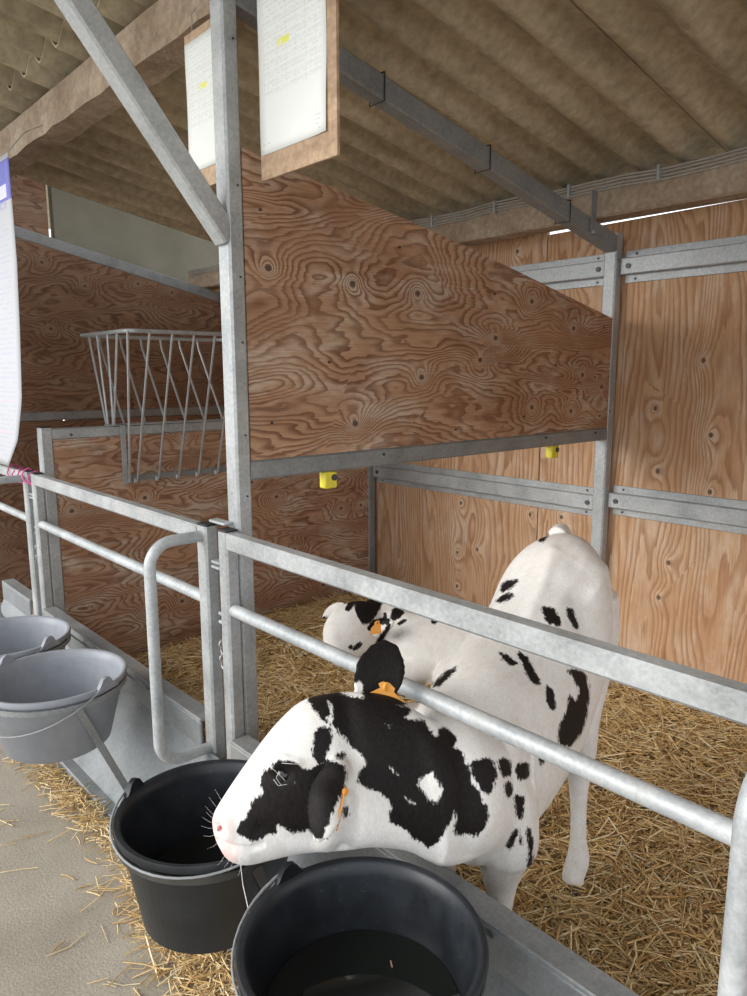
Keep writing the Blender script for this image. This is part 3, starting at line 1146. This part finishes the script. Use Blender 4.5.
def coat_pattern(me, spots, holes, pink, seed, off):
    """write the coat markings onto the skin: signed distance (m) from the edge of the dark patches"""
    n = len(me.vertices)
    co = np.zeros(n * 3)
    me.vertices.foreach_get('co', co)
    co = co.reshape(-1, 3)
    nr = np.zeros(n * 3)
    me.vertices.foreach_get('normal', nr)
    nr = nr.reshape(-1, 3)
    w = co + off
    q = (w - CAM) @ ROT.T
    px = np.stack([373.5 + FPX * q[:, 0] / q[:, 2], 498 + FPX * q[:, 1] / q[:, 2]], 1)
    view = (CAM - w) / np.linalg.norm(CAM - w, axis=1)[:, None]
    face = (nr * view).sum(1)
    bv = BVHTree.FromPolygons([tuple(p) for p in co], [tuple(p.vertices) for p in me.polygons])
    seen = np.zeros(n, bool)
    cl = Vector(CAM - off)
    for i in np.nonzero(face > 0.02)[0]:
        v = Vector(co[i])
        dv = v - cl
        h = bv.ray_cast(cl, dv.normalized(), dv.length - 0.012)
        seen[i] = h[0] is None
    sd = np.full(n, -60.0)
    for s in spots:
        sd = np.maximum(sd, poly_sd(px, s))
    for s in holes:
        sd = np.minimum(sd, -poly_sd(px, s))
    sd = np.clip(sd, -40, 40) * q[:, 2] / FPX
    pk = np.zeros(n)
    for (cx, cy, r) in pink:
        pk = np.maximum(pk, np.clip(1.3 - np.hypot(px[:, 0] - cx, px[:, 1] - cy) / r, 0, 1) * 0.75)
    # skin turned away: continue the nearest marking, then free-standing blotches
    idx = np.nonzero(seen)[0]
    kd = KDTree(len(idx))
    for j, i in enumerate(idx):
        kd.insert(co[i], int(i))
    kd.balance()
    blotch = (fbm(co[:, 0] * 2.2 + co[:, 2], co[:, 1] * 2.2 - co[:, 2] * 1.5, seed) - 0.55) * 0.03
    for i in np.nonzero(~seen)[0]:
        _, j, d = kd.find(co[i])
        k = min(1.0, max(0.0, (d - 0.05) / 0.08))
        sd[i] = sd[j] * (1 - k) + blotch[i] * k
        pk[i] = pk[j] * (1 - k)
    for nm, arr in (('spot', sd), ('pink', pk)):
        a = me.attributes.new(nm, 'FLOAT', 'POINT')
        a.data.foreach_set('value', arr.astype(np.float32))


def crop_pts(x0, y0, s, pts):
    p = [(x0 + x / s, y0 + y / s) for x, y in pts]
    q = []
    for (ax, ay), (bx, by) in zip(p, p[1:] + p[:1]):      # round the corners
        q += [(ax * 0.8 + bx * 0.2, ay * 0.8 + by * 0.2), (ax * 0.2 + bx * 0.8, ay * 0.2 + by * 0.8)]
    return q


def finish_calf(mb, label, base, voxel, spots, holes, pink, seed, strokes=()):
    t = thing('calf', label, 'calf', base)
    me = organic(mb, voxel)
    sculpt(me, strokes)
    off = np.array(base, float)
    me.transform(Matrix.Translation(-Vector(base)))
    coat_pattern(me, spots, holes, pink, seed, off)
    o = bpy.data.objects.new('body', me)
    me.name = 'calf_body'
    COL.objects.link(o)
    o.parent = t
    me.materials.clear()
    me.materials.append(M['coat'])
    bv = BVHTree.FromPolygons([tuple(Vector(v.co) + Vector(base)) for v in me.vertices], [tuple(p.vertices) for p in me.polygons])

    def skin(px, py):
        h = bv.ray_cast(Vector(CAM), Vector(ray(px, py)).normalized())
        return h[0], h[1]
    return t, skin


def ear_tag(t, c, u, v, w, h, number=None):
    """button-top flag tag: c = centre of its top edge, u = along the top, v = down"""
    c, u, v = Vector(c), Vector(u).normalized(), Vector(v).normalized()
    nrm = u.cross(v).normalized()
    out = [(-0.20, 0.0), (-0.24, -0.16), (-0.10, -0.30), (0.10, -0.30), (0.24, -0.16), (0.20, 0.0), (0.5, 0.32), (0.5, 0.95), (0.44, 1.0), (-0.44, 1.0), (-0.5, 0.95), (-0.5, 0.32)]
    g = [[c + u * (x * w) + v * (y * h) + nrm * s for x, y in out] for s in (-0.0012, 0.0012)]
    o = MB().loft(g).build('ear_tag', 'orange', t, 20, 'orange plastic ear tag')
    MB().disc((c - v * 0.13 * h)[:], w * 0.13, 'x', 0.006, 10).build('button', 'orange', o)
    if number:
        cu = bpy.data.curves.new('tag_number', 'FONT')
        cu.body = number
        cu.size = h * 0.75
        cu.align_x = 'CENTER'
        cu.align_y = 'CENTER'
        cu.extrude = 0.0004
        tmp = bpy.data.objects.new('tmp', cu)
        COL.objects.link(tmp)
        me = bpy.data.meshes.new_from_object(tmp.evaluated_get(bpy.context.evaluated_depsgraph_get()))
        bpy.data.objects.remove(tmp)
        vw = Vector(CAM) - c
        nn = nrm if nrm.dot(vw) > 0 else -nrm
        uu = u if u.dot(Vector(ROT[0])) > 0 else -u
        vv = -v
        q = c + v * h * 0.6 + nn * 0.002
        mm = Matrix(((uu.x, vv.x, nn.x, q.x), (uu.y, vv.y, nn.y, q.y), (uu.z, vv.z, nn.z, q.z), (0, 0, 0, 1)))
        me.transform(Matrix.Translation(-Vector(t.location)) @ mm)
        me.materials.append(M['ink'])
        oo = bpy.data.objects.new('tag_number', me)
        COL.objects.link(oo)
        oo.parent = o
    return o


# --- standing calf, reaching out under the round rail
mb = MB()
D = deep
head = [(D(212, 820, 1.375), D(218, 842, 1.375), 0.022, 0.0),
        (D(215, 811, 1.378), D(229, 857, 1.375), 0.043, 0.05),
        (D(226, 793, 1.382), D(247, 863, 1.378), 0.052, 0.05),
        (D(243, 768, 1.388), D(270, 859, 1.384), 0.055, -0.05),
        (D(262, 742, 1.395), D(293, 854, 1.390), 0.066, -0.20),
        (D(281, 720, 1.402), D(318, 851, 1.397), 0.080, -0.26),
        (D(302, 702, 1.410), D(345, 849, 1.405), 0.082, -0.18),
        (D(328, 694, 1.420), D(374, 846, 1.415), 0.074, -0.05),
        (D(358, 692, 1.435), D(405, 850, 1.430), 0.074, 0.05),
        (D(395, 697, 1.462), D(430, 862, 1.455), 0.085, 0.05),
        ((0.790, -0.035, 0.775), (0.805, -0.045, 0.478), 0.110, 0.10),
        ((0.745, 0.075, 0.785), (0.775, 0.045, 0.430), 0.138, 0.15),
        ((0.705, 0.20, 0.812), (0.730, 0.165, 0.385), 0.160, 0.12),
        ((0.664, 0.34, 0.848), (0.684, 0.32, 0.375), 0.172, 0.08),
        ((0.634, 0.48, 0.920), (0.658, 0.48, 0.40), 0.166, 0.05),
        ((0.604, 0.61, 0.992), (0.626, 0.61, 0.47), 0.166, -0.08),
        ((0.580, 0.70, 1.012), (0.597, 0.70, 0.54), 0.150, -0.05),
        ((0.555, 0.775, 0.998), (0.565, 0.79, 0.62), 0.108, 0.0),
        ((0.540, 0.81, 0.945), (0.538, 0.83, 0.72), 0.06, 0.0)]
loft_keys(mb, head, 4, 36, 2.2)
FW = Vector((0.316, -0.949, 0))
LF = Vector((0.949, 0.316, 0))


def hind_leg(side, hoof):
    hip = Vector((0.580, 0.68, 0.80)) + LF * (0.075 if side > 0 else -0.052)
    st = hip + FW * 0.08 + LF * 0.03 * side + Vector((0, 0, -0.20))
    hoof = Vector(hoof)
    hock = hoof + Vector((-0.048, 0.075, 0.275))
    fet = hoof + Vector((0.0, 0.012, 0.075))
    limb(mb, [(hip + Vector((0, 0, 0.06)), 0.100), (hip + Vector((0, 0, -0.07)), 0.108), (st + (hock - st) * 0.25 + LF * -0.01 * side, 0.066), (hock + (st - hock) * 0.3 + FW * -0.01, 0.045), (hock, 0.032),
              (hock + (fet - hock) * 0.35, 0.0235), (hock + (fet - hock) * 0.75, 0.023), (fet, 0.031), (hoof + Vector((0.002, -0.012, 0.035)), 0.030), (hoof + Vector((0.006, -0.02, 0.015)), 0.030)])


def fore_leg(side, hoof):
    sh = Vector((0.735, 0.10, 0.61)) + LF * 0.075 * side
    hoof = Vector(hoof)
    el = sh + Vector((0, 0.03, -0.16)) + LF * 0.012 * side
    kn = hoof + Vector((-0.005, 0.005, 0.27)) * 0.9
    fet = hoof + Vector((0, 0.01, 0.07))
    limb(mb, [(sh + Vector((0, 0.03, 0.09)), 0.078), (sh, 0.096), (el, 0.080), (el + (kn - el) * 0.35, 0.066), (el + (kn - el) * 0.7, 0.050), (kn, 0.039), (kn + (fet - kn) * 0.5, 0.024), (fet, 0.029), (hoof + Vector((0, -0.01, 0.03)), 0.029), (hoof + Vector((0, -0.014, 0.012)), 0.030)])


HOOVES = [(0.753, 0.572, 0.070), (0.52, 0.62, 0.065), (0.805, 0.17, 0.065), (0.665, 0.12, 0.065)]
hind_leg(1, HOOVES[0])
hind_leg(-1, HOOVES[1])
fore_leg(1, HOOVES[2])
fore_leg(-1, HOOVES[3])
limb(mb, [((0.540, 0.74, 0.995), 0.030), ((0.517, 0.80, 0.995), 0.026), ((0.512, 0.85, 0.93), 0.020), ((0.518, 0.872, 0.80), 0.015), ((0.512, 0.86, 0.55), 0.012), ((0.51, 0.858, 0.46), 0.018), ((0.51, 0.855, 0.38), 0.010)])
limb(mb, [((0.79, 0.045, 0.60), 0.085), ((0.775, 0.085, 0.50), 0.088), ((0.765, 0.13, 0.44), 0.075)])
TOC = Vector((0.743, -0.669, 0.0))
limb(mb, [(D(275, 768, 1.345), 0.017), (D(286, 763, 1.336), 0.020), (D(300, 769, 1.343), 0.016)])
# ears: the near one hangs over the cheek, the far one stands up
leaf(mb, D(336, 764, 1.308), D(317, 842, 1.248), TOC * 0.85 + Vector((0, 0, 0.5)), 0.0365, 0.0075, 0.012)
limb(mb, [(D(345, 770, 1.36), 0.026), (D(338, 770, 1.318), 0.022), (D(334, 780, 1.300), 0.016)])
leaf(mb, D(363, 710, 1.462), D(391, 642, 1.512), TOC + Vector((0.1, 0, 0.15)), 0.052, 0.0085, -0.016, prof=(0.34, 0.66, 0.96, 1.05, 1.0, 0.80, 0.34))

c1 = lambda pts: crop_pts(205, 740, 4.98, pts)
c2 = lambda pts: crop_pts(300, 640, 3.1125, pts)
c3 = lambda pts: crop_pts(400, 510, 2.488, pts)
c4 = lambda pts: crop_pts(345, 640, 9.34, pts)
SP1 = [c1([(165, 460), (175, 425), (205, 400), (215, 370), (240, 310), (270, 285), (295, 255), (280, 215), (278, 175), (300, 150), (330, 150), (345, 120), (390, 105), (440, 115), (490, 150), (560, 150), (560, 330), (520, 440), (475, 455), (430, 455), (390, 430), (355, 410), (350, 470), (320, 465), (290, 485), (240, 500), (200, 480)]),
       c1([(500, 260), (528, 150), (600, 108), (650, 112), (694, 140), (696, 200), (670, 290), (630, 340), (600, 420), (575, 500), (535, 475), (505, 420), (484, 340)]),
       c2([(25, 185), (45, 160), (100, 160), (160, 180), (200, 190), (260, 200), (330, 205), (345, 225), (320, 240), (345, 255), (385, 250), (400, 280), (430, 310), (440, 270), (470, 285), (485, 310), (470, 340), (500, 345), (520, 400), (530, 440), (555, 480), (585, 540), (575, 580), (545, 610), (520, 600), (480, 605), (490, 550), (480, 520), (465, 560), (445, 600), (415, 640), (390, 640), (380, 620), (350, 620), (345, 595), (300, 575), (275, 560), (295, 520), (270, 490), (250, 470), (200, 455), (180, 440), (200, 400), (215, 385), (190, 355), (160, 320), (130, 290), (110, 270), (75, 250), (55, 225)]),
       c2([(45, 290), (70, 270), (100, 280), (85, 340), (65, 385), (45, 370)]), c2([(115, 358), (135, 350), (138, 364), (120, 370)]),
       c4([(0, 430), (40, 310), (90, 220), (210, 60), (430, -60), (600, -20), (720, 150), (720, 330), (680, 500), (560, 610), (400, 620), (190, 600), (170, 480), (190, 400), (140, 370)]),
       c2([(530, 380), (600, 370), (610, 420), (590, 480), (560, 460), (540, 420)]), c2([(615, 370), (650, 375), (660, 420), (630, 425)]), c2([(670, 390), (710, 380), (710, 430), (680, 435)]),
       c2([(640, 445), (660, 450), (655, 490), (642, 480)]), c2([(665, 475), (695, 490), (695, 540), (680, 560)]), c2([(640, 640), (675, 590), (680, 600), (650, 650)]), c2([(680, 620), (690, 615), (690, 640)]), c2([(708, 590), (716, 590), (724, 650), (718, 747), (710, 720), (714, 650)]),
       c2([(138, 525), (150, 520), (152, 545), (135, 550)]),
       c3([(250, 205), (255, 180), (295, 173), (280, 190)]), c3([(235, 230), (255, 212), (285, 208), (265, 225)]), c3([(350, 240), (385, 248), (403, 290), (365, 280)]), c3([(413, 245), (430, 250), (445, 300), (430, 285)]),
       c3([(245, 350), (290, 380), (280, 388), (255, 370)]), c3([(293, 350), (320, 370), (350, 435), (330, 430), (310, 395)]), c3([(363, 437), (380, 450), (386, 500), (370, 490)]),
       c3([(415, 395), (460, 405), (470, 450), (460, 530), (440, 570), (420, 590), (392, 575), (400, 530), (420, 500), (420, 460), (440, 480), (450, 450), (435, 420)]),
       c3([(80, 440), (110, 405), (145, 390), (100, 435)]), c3([(345, 620), (360, 620), (352, 635)]), c3([(345, 75), (360, 55), (370, 60), (355, 80)])]
HO1 = [c2([(358, 440), (415, 400), (425, 430), (450, 470), (420, 520), (390, 490)]), c2([(320, 480), (360, 505), (365, 515), (335, 515)]), c2([(78, 188), (100, 195), (108, 215), (104, 265), (70, 250), (92, 225)]),
       c2([(270, 385), (295, 400), (310, 430), (280, 405)]), c2([(255, 250), (285, 265), (280, 280)]), c1([(425, 205), (455, 210), (450, 225), (430, 220)])]
PK1 = [(212, 826, 21), (226, 853, 13)]
ST1 = [([(216, 841), (232, 847), (250, 849), (262, 845)], 2.2, -0.009), ([(218, 826), (221, 832)], 3.0, -0.011), ([(225, 820), (228, 835)], 7, 0.006), ([(236, 853), (248, 857)], 6, 0.005),
       ([(283, 774)], 8, -0.008), ([(270, 766), (283, 757), (298, 763)], 5, 0.006),
       ([(262, 830), (285, 838), (310, 842)], 9, -0.006), ([(325, 800), (330, 835)], 14, 0.010), ([(352, 800), (352, 825), (343, 852)], 8, -0.013),
       ([(345, 700), (352, 740), (362, 775)], 10, -0.008),
       ([(455, 740), (470, 790), (466, 850)], 15, -0.013), ([(500, 760), (492, 820)], 20, 0.012), ([(528, 720), (535, 780)], 14, -0.010),
       ([(553, 552), (541, 590), (520, 640)], 7, 0.007), ([(598, 590), (604, 570)], 9, 0.010), ([(580, 600), (590, 640)], 14, -0.010), ([(575, 560)], 12, -0.008)]
calf1, skin1 = finish_calf(mb, 'standing white calf with black patches reaching its head under the gate rail', (0.66, 0.36, 0.06), 0.0047, SP1, HO1, PK1, 9, ST1)
# nostril and eye with pale lashes
q0, qn = skin1(219, 829)
ball(q0 - qn * 0.0035, 0.0050, 16, 1.6).build('nostril', 'nostril', calf1, 80)
e0, en = skin1(283, 775)
ball(e0 - en * 0.008, 0.0155).build('eye', 'eye', calf1, 80)
for k, (a, b, d) in enumerate((((272, 766), (280, 772), (286, 781)), ((279, 769), (277, 777), (282, 785)), ((274, 779), (280, 785), (288, 784)), ((282, 762), (292, 762), (303, 764)))):
    pts = []
    for i, q in enumerate((a, b, d)):
        p, nn = skin1(*q)
        pts.append(p + nn * (0.004 + 0.006 * (i == 1)))
    MB().tube(pts, 0.00035, 5).build('eyelash', 'whisker', calf1)
for k, (sx, sy, ex, ey) in enumerate(((216, 818, 205, 806), (219, 812, 209, 797), (223, 806, 215, 789), (214, 824, 202, 817), (213, 828, 201, 826), (214, 834, 203, 836), (217, 841, 207, 849), (224, 852, 217, 866), (232, 857, 228, 872), (240, 861, 238, 876), (215, 821, 206, 812), (228, 856, 224, 868))):
    p, nn = skin1(sx + 3, sy)
    if p is None:
        continue
    q = Vector(deep(ex, ey, (Vector(p) - Vector(CAM)).dot(Vector(ROT[2])) - 0.01 + 0.005 * (k % 3)))
    MB().tube([p, (p + q) / 2 + Vector((0, 0, -0.003)), q], [0.0002, 0.00018, 0.0001], 5).build('whisker', 'whisker', calf1)
for (hx, hy, hz), fr in zip(HOOVES, (1, 0, 0, 0)):
    for s in (-1, 1):
        g = []
        for zz, rr, fy in ((0.0, 0.021, -0.028), (0.016, 0.0195, -0.024), (0.034, 0.017, -0.014)):
            g.append([(hx + 0.004 + s * 0.014 + rr * 0.72 * math.cos(a), hy + fy + rr * 1.35 * math.sin(a), hz - 0.008 + zz) for a in [2 * math.pi * j / 12 for j in range(12)]])
        MB().loft(g).build('hoof', 'hoof', calf1)
# tags
n0 = Vector(deep(387, 690, 1.448))
ear_tag(calf1, n0, Vector(ROT[0]) * 0.95 + Vector((0, 0, -0.30)), (0.12, -0.05, -1), 0.072, 0.050, '98')
n1 = Vector(deep(344, 796, 1.285))
ear_tag(calf1, n1, Vector(ROT[2]) * 1.0 + Vector(ROT[0]) * 0.10, Vector(deep(338, 828, 1.285)) - n1, 0.055, 0.052)

# --- calf lying in the straw by the far partition
mb = MB()
lie = [(D(578, 648, 3.48), D(578, 685, 3.44), 0.06, 0.0), (D(560, 628, 3.48), D(560, 700, 3.42), 0.13, 0.0),
       (D(530, 616, 3.47), D(530, 708, 3.38), 0.17, 0.0), (D(488, 612, 3.45), D(488, 708, 3.35), 0.19, 0.0),
       (D(445, 612, 3.43), D(445, 703, 3.34), 0.18, 0.0), (D(415, 612, 3.42), D(418, 692, 3.35), 0.15, 0.0),
       (D(396, 604, 3.44), D(402, 672, 3.39), 0.105, 0.0), (D(380, 598, 3.46), D(388, 655, 3.42), 0.085, 0.0), (D(366, 600, 3.45), D(376, 640, 3.42), 0.06, 0.0)]
loft_keys(mb, lie, 4, 30, 2.2)
hd = [(D(372, 603, 3.44), D(384, 622, 3.42), 0.05, 0.0), (D(352, 602, 3.41), D(382, 633, 3.39), 0.074, 0.0), (D(334, 610, 3.37), D(374, 645, 3.36), 0.078, 0.0),
      (D(324, 626, 3.33), D(363, 655, 3.32), 0.062, 0.0), (D(324, 641, 3.29), D(353, 662, 3.28), 0.050, 0.0), (D(328, 651, 3.26), D(347, 666, 3.255), 0.038, 0.0), (D(333, 657, 3.24), D(342, 666, 3.24), 0.02, 0.0)]
loft_keys(mb, hd, 4, 26, 2.2)
leaf(mb, D(372, 634, 3.29), D(395, 621, 3.22), TOC + Vector((-0.2, 0, 0.4)), 0.040, 0.010, 0.008)
leaf(mb, D(345, 604, 3.46), D(322, 618, 3.50), TOC + Vector((0, 0, 0.4)), 0.035, 0.010, 0.0)
# folded legs
zb = 0.135
limb(mb, [((-0.42, 1.22, 0.17), 0.075), ((-0.46, 1.12, 0.14), 0.055), ((-0.46, 1.05, 0.12), 0.036), ((-0.38, 1.05, 0.112), 0.030), ((-0.30, 1.08, 0.11), 0.030)])
limb(mb, [((-0.20, 1.45, 0.24), 0.12), ((-0.22, 1.30, 0.20), 0.085), ((-0.30, 1.18, 0.15), 0.050), ((-0.16, 1.24, 0.12), 0.036), ((-0.02, 1.32, 0.11), 0.030), ((0.05, 1.30, 0.11), 0.032)])
k1 = lambda pts: crop_pts(310, 590, 6.79, pts)
SP2 = [k1([(300, 120), (330, 50), (380, 20), (500, 60), (490, 95), (460, 150), (430, 200), (380, 235), (345, 220), (320, 160)]), k1([(235, 130), (265, 80), (320, 70), (290, 110), (260, 145)]),
       k1([(385, 265), (420, 210), (490, 190), (545, 200), (525, 240), (500, 225), (440, 245), (420, 285)]), k1([(500, 160), (515, 150), (520, 200), (500, 195)]),
       k1([(545, 190), (565, 115), (645, 145), (610, 185), (560, 210)]), k1([(585, 230), (640, 195), (655, 210), (600, 240)]), k1([(435, 390), (470, 320), (535, 230), (545, 240), (530, 280), (470, 365), (440, 395)]),
       k1([(290, 405), (315, 370), (345, 350), (350, 372), (325, 402), (300, 412)]), k1([(262, 382), (282, 372), (284, 398), (266, 398)]), k1([(70, 240), (85, 180), (112, 183), (95, 220)]),
       crop_pts(300, 580, 3.735, [(488, 150), (515, 153), (500, 168)])]
calf2, skin2 = finish_calf(mb, 'white calf lying curled up in the straw by the low partition', (-0.40, 1.35, 0.08), 0.0085, SP2, [], [], 12, [])
p2, n2 = skin2(378, 628)
ear_tag(calf2, Vector(p2) + Vector(n2) * 0.006 + Vector((0, 0, 0.02)), Vector(ROT[0]) + Vector((0, 0, 0.25)), (0.1, -0.2, -1), 0.055, 0.045)


# ------------------------------------------------------------------ hay rack
RX0, RX1, RY0, RY1, RZ = -1.925, -1.36, 0.31, 1.08, 1.652
t = thing('hay_rack', 'empty galvanised wire hay rack hooked over the low partition', 'hay rack', (XL, 0.6, 1.23))
rr = 0.05
ringpts = []
for cx, cy, a0 in ((RX1 - rr, RY0 + rr, -90), (RX1 - rr, RY1 - rr, 0), (RX0 + rr, RY1 - rr, 90), (RX0 + rr, RY0 + rr, 180)):
    for j in range(7):
        a = math.radians(a0 + 90 * j / 6)
        ringpts.append((cx + rr * math.cos(a), cy + rr * math.sin(a), RZ))
ringpts.append(ringpts[0])
MB().tube(ringpts, 0.0095, 10).build('top_ring', 'galv_bright', t)
ys = [RY0 + 0.10 + i * 0.108 for i in range(6)]
XB = XL + 0.012
for y in ys:
    pts = [(RX1 + 0.002, y, RZ), (XB + 0.022, y + 0.003, 0.975), (XB + 0.014, y, 0.958), (XB + 0.004, y - 0.002, 0.957), (XB, y, 0.975)]
    MB().tube(pts, 0.0058, 8).build('front_bar', 'wire', t)
MB().tube([(RX1 - 0.01, RY0 + 0.005, RZ), (XB + 0.018, RY0 + 0.065, 0.965), (XB, RY0 + 0.066, 0.97)], 0.0058, 8).build('front_bar', 'wire', t)
for i, y in enumerate(ys):
    pts = [(RX0, y, RZ), (RX0 + 0.012, y, RZ - 0.05), (XL - 0.058, y, 1.20)]
    MB().tube(pts, 0.0058, 8).build('rear_bar', 'wire', t)
for y in (RY0, RY1):
    for k, x in enumerate((-1.80, -1.70, -1.58, -1.47)):
        xb = XL - 0.056 + k * 0.012 if k < 2 else XB + 0.01 * (k - 2)
        zb = 1.20 if k < 2 else 1.235
        MB().tube([(x, y, RZ), (xb, y + 0.01, zb)], 0.0058, 8).build('end_bar', 'wire', t)
MB().box(XL + 0.001, XL + 0.006, RY0 + 0.06, RY1, 0.962, 0.99).build('foot_strip', 'galv_dull', t, 0)
MB().box(XL + 0.001, XL + 0.007, RY0 + 0.045, RY0 + 0.068, 0.95, 1.24).build('hanger', 'galv', t, 0)
MB().box(XL + 0.001, XL + 0.007, RY1 - 0.016, RY1 + 0.008, 0.95, 1.24).build('hanger', 'galv', t, 0)
MB().box(XL - 0.058, XL + 0.007, RY0 - 0.004, RY1 + 0.004, 1.2305, 1.236).build('rail_hook', 'galv', t, 0)


# ------------------------------------------------------------------ notice boards
def sheet_obj(name, pts_fn, nu, nv, mat, parent, th=0.0006):
    """thin curved sheet with UVs; pts_fn(u, v) -> point"""
    vs, uvs, fs = [], [], []
    for j in range(nv + 1):
        for i in range(nu + 1):
            vs.append(tuple(pts_fn(i / nu, j / nv)))
            uvs.append((i / nu, j / nv))
    for j in range(nv):
        for i in range(nu):
            a = j * (nu + 1) + i
            fs.append((a, a + 1, a + nu + 2, a + nu + 1))
    me = bpy.data.meshes.new(name)
    me.from_pydata(vs, [], fs)
    lay = me.uv_layers.new(name='UVMap')
    for p in me.polygons:
        for li in p.loop_indices:
            lay.data[li].uv = uvs[me.loops[li].vertex_index]
    me.polygons.foreach_set('use_smooth', [True] * len(me.polygons))
    me.materials.append(mat)
    o = bpy.data.objects.new(name, me)
    COL.objects.link(o)
    so = o.modifiers.new('thickness', 'SOLIDIFY')
    so.thickness = th
    so.offset = -1
    if parent:
        o.parent = parent
        me.transform(Matrix.Translation(-Vector(parent.location)))
    return o


def board(x0, x1, z0, z1, y, px0, px1, pz0, pz1, label):
    t = thing('notice_board', label, 'notice board', ((x0 + x1) / 2, y, z0))
    MB().box(x0, x1, y, y + 0.009, z0, z1, 0.001).build('backboard', 'boardwood', t, 0)

    def f(u, v):
        x = px0 + (px1 - px0) * u
        z = pz0 + (pz1 - pz0) * v
        lift = 0.004 * max(0.0, (u - 0.75) * 4) ** 2 * max(0.0, (0.4 - v) * 2.5)
        return (x, y - 0.0018 - lift - 0.0008 * math.sin(v * 9), z)
    sheet_obj('paper', f, 8, 16, M['paper'], t)
    for x in (x0 + 0.04, x1 - 0.04):
        MB().tube([(x, y + 0.004, z1 - 0.02), (x, y + 0.004, PF - 0.12), (x, y + 0.02, PF - 0.10)], 0.0012, 5).build('hanging_wire', 'wire', t)
    return t


board(0.074, 0.379, 1.950, 2.40, 0.056, 0.078, 0.346, 2.008, 2.39, 'pale wooden board with a printed table hung beside the main post above the large partition')
board(-0.288, -0.035, 1.985, 2.40, 0.052, -0.284, -0.050, 2.035, 2.375, 'pale wooden board with a printed sheet half hidden behind the main post')

# banner hung on the far gate
t = thing('banner', 'tall white printed banner with blue heading hung at the far gate', 'banner', (-2.2, -0.09, 1.04))
BX = [(1.041, -1.890), (1.182, -1.703), (1.36, -1.600), (1.649, -1.549), (1.923, -1.514), (2.153, -1.515), (2.333, -1.516)]


def ban(u, v):
    z = 1.05 + (2.335 - 1.05) * v
    xr = np.interp(z, [a for a, _ in BX], [b for _, b in BX])
    x = -2.45 + (xr + 2.45) * u
    y = -0.070 - 0.035 * math.sin(v * 3.0) * (1 - u)
    return (x, y, z + 0.0 * u)


sheet_obj('sheet', ban, 16, 40, M['banner'], t, 0.0015)
MB().tube([ban(1, 1), (-1.515, 0.0, 2.42), (-1.515, 0.07, 2.46)], 0.0025, 6).build('top_cord', 'cable', t)

# pink twine round the far gate rail
pt = []
for i in range(50):
    a = i * 0.62
    pt.append((-1.99 + 0.0075 * i + 0.01 * math.sin(a * 1.7), GYC + (0.030 + 0.005 * math.sin(a * 2.1)) * math.cos(a), GT - 0.026 + (0.034 + 0.006 * math.sin(a * 1.3)) * math.sin(a)))
o = MB().tube(pt, 0.0032, 6).build('twine', 'pink')
tag(o, 'pink baler twine wound round the far gate rail below the banner', 'twine')

# yellow clips under the partition rail
for y, w, lab in ((0.337, 0.046, 'yellow plastic clip under the partition rail close to the main post'), (1.530, 0.05, 'yellow plastic clip under the partition rail close to the back post')):
    t = thing('rail_clip', lab, 'clip', (-0.01, y, 1.145))
    MB().box(-0.040, -0.006, y - w / 2, y + w / 2, 1.118, 1.1705, 0.004).build('clip_body', 'yellow', t)
    MB().disc((-0.005, y + 0.009, 1.152), 0.010, 'x', 0.008, 12).build('screw', 'nail', t)

# cables along the back purlin
for i in range(4):
    pts = []
    for k in range(40):
        x = -3.5 + 6.7 * k / 39
        sag = 0.005 * math.sin(k * 1.9) + 0.003 * math.sin(k * 0.8)
        pts.append((x, 1.772 - 0.004 * (i % 2), PB - 0.006 - 0.013 * i + sag))
    tag(MB().tube(pts, 0.0035, 6).build('cable', 'cable'), ('topmost', 'second', 'third', 'lowest')[i] + ' of the thin pale cables strung along the back purlin', 'cable', 'cables along the back purlin')
for k in range(9):
    x = -1.75 + 0.40 * k
    o = MB().box(x - 0.005, x + 0.005, 1.758, 1.781, PB - 0.052, PB + 0.004, 0.002).build('cable_clip', 'galv_bright')
    tag(o, 'small pale clip fixing the cables to the back purlin', 'clip', 'cable clips on the back purlin')

# drip of saliva from the calf's mouth
p, nn = skin1(240, 858)
q = at(251, 925, 'z', ZR + 0.004)
q = Vector(deep(252, 925, 1.27))
tag(MB().tube([Vector(p) + Vector(nn) * 0.001, Vector(deep(243, 885, 1.345)), q], 0.0007, 6).build('saliva_strand', 'whisker'), 'thin saliva strand hanging from the calf\'s chin', 'saliva')
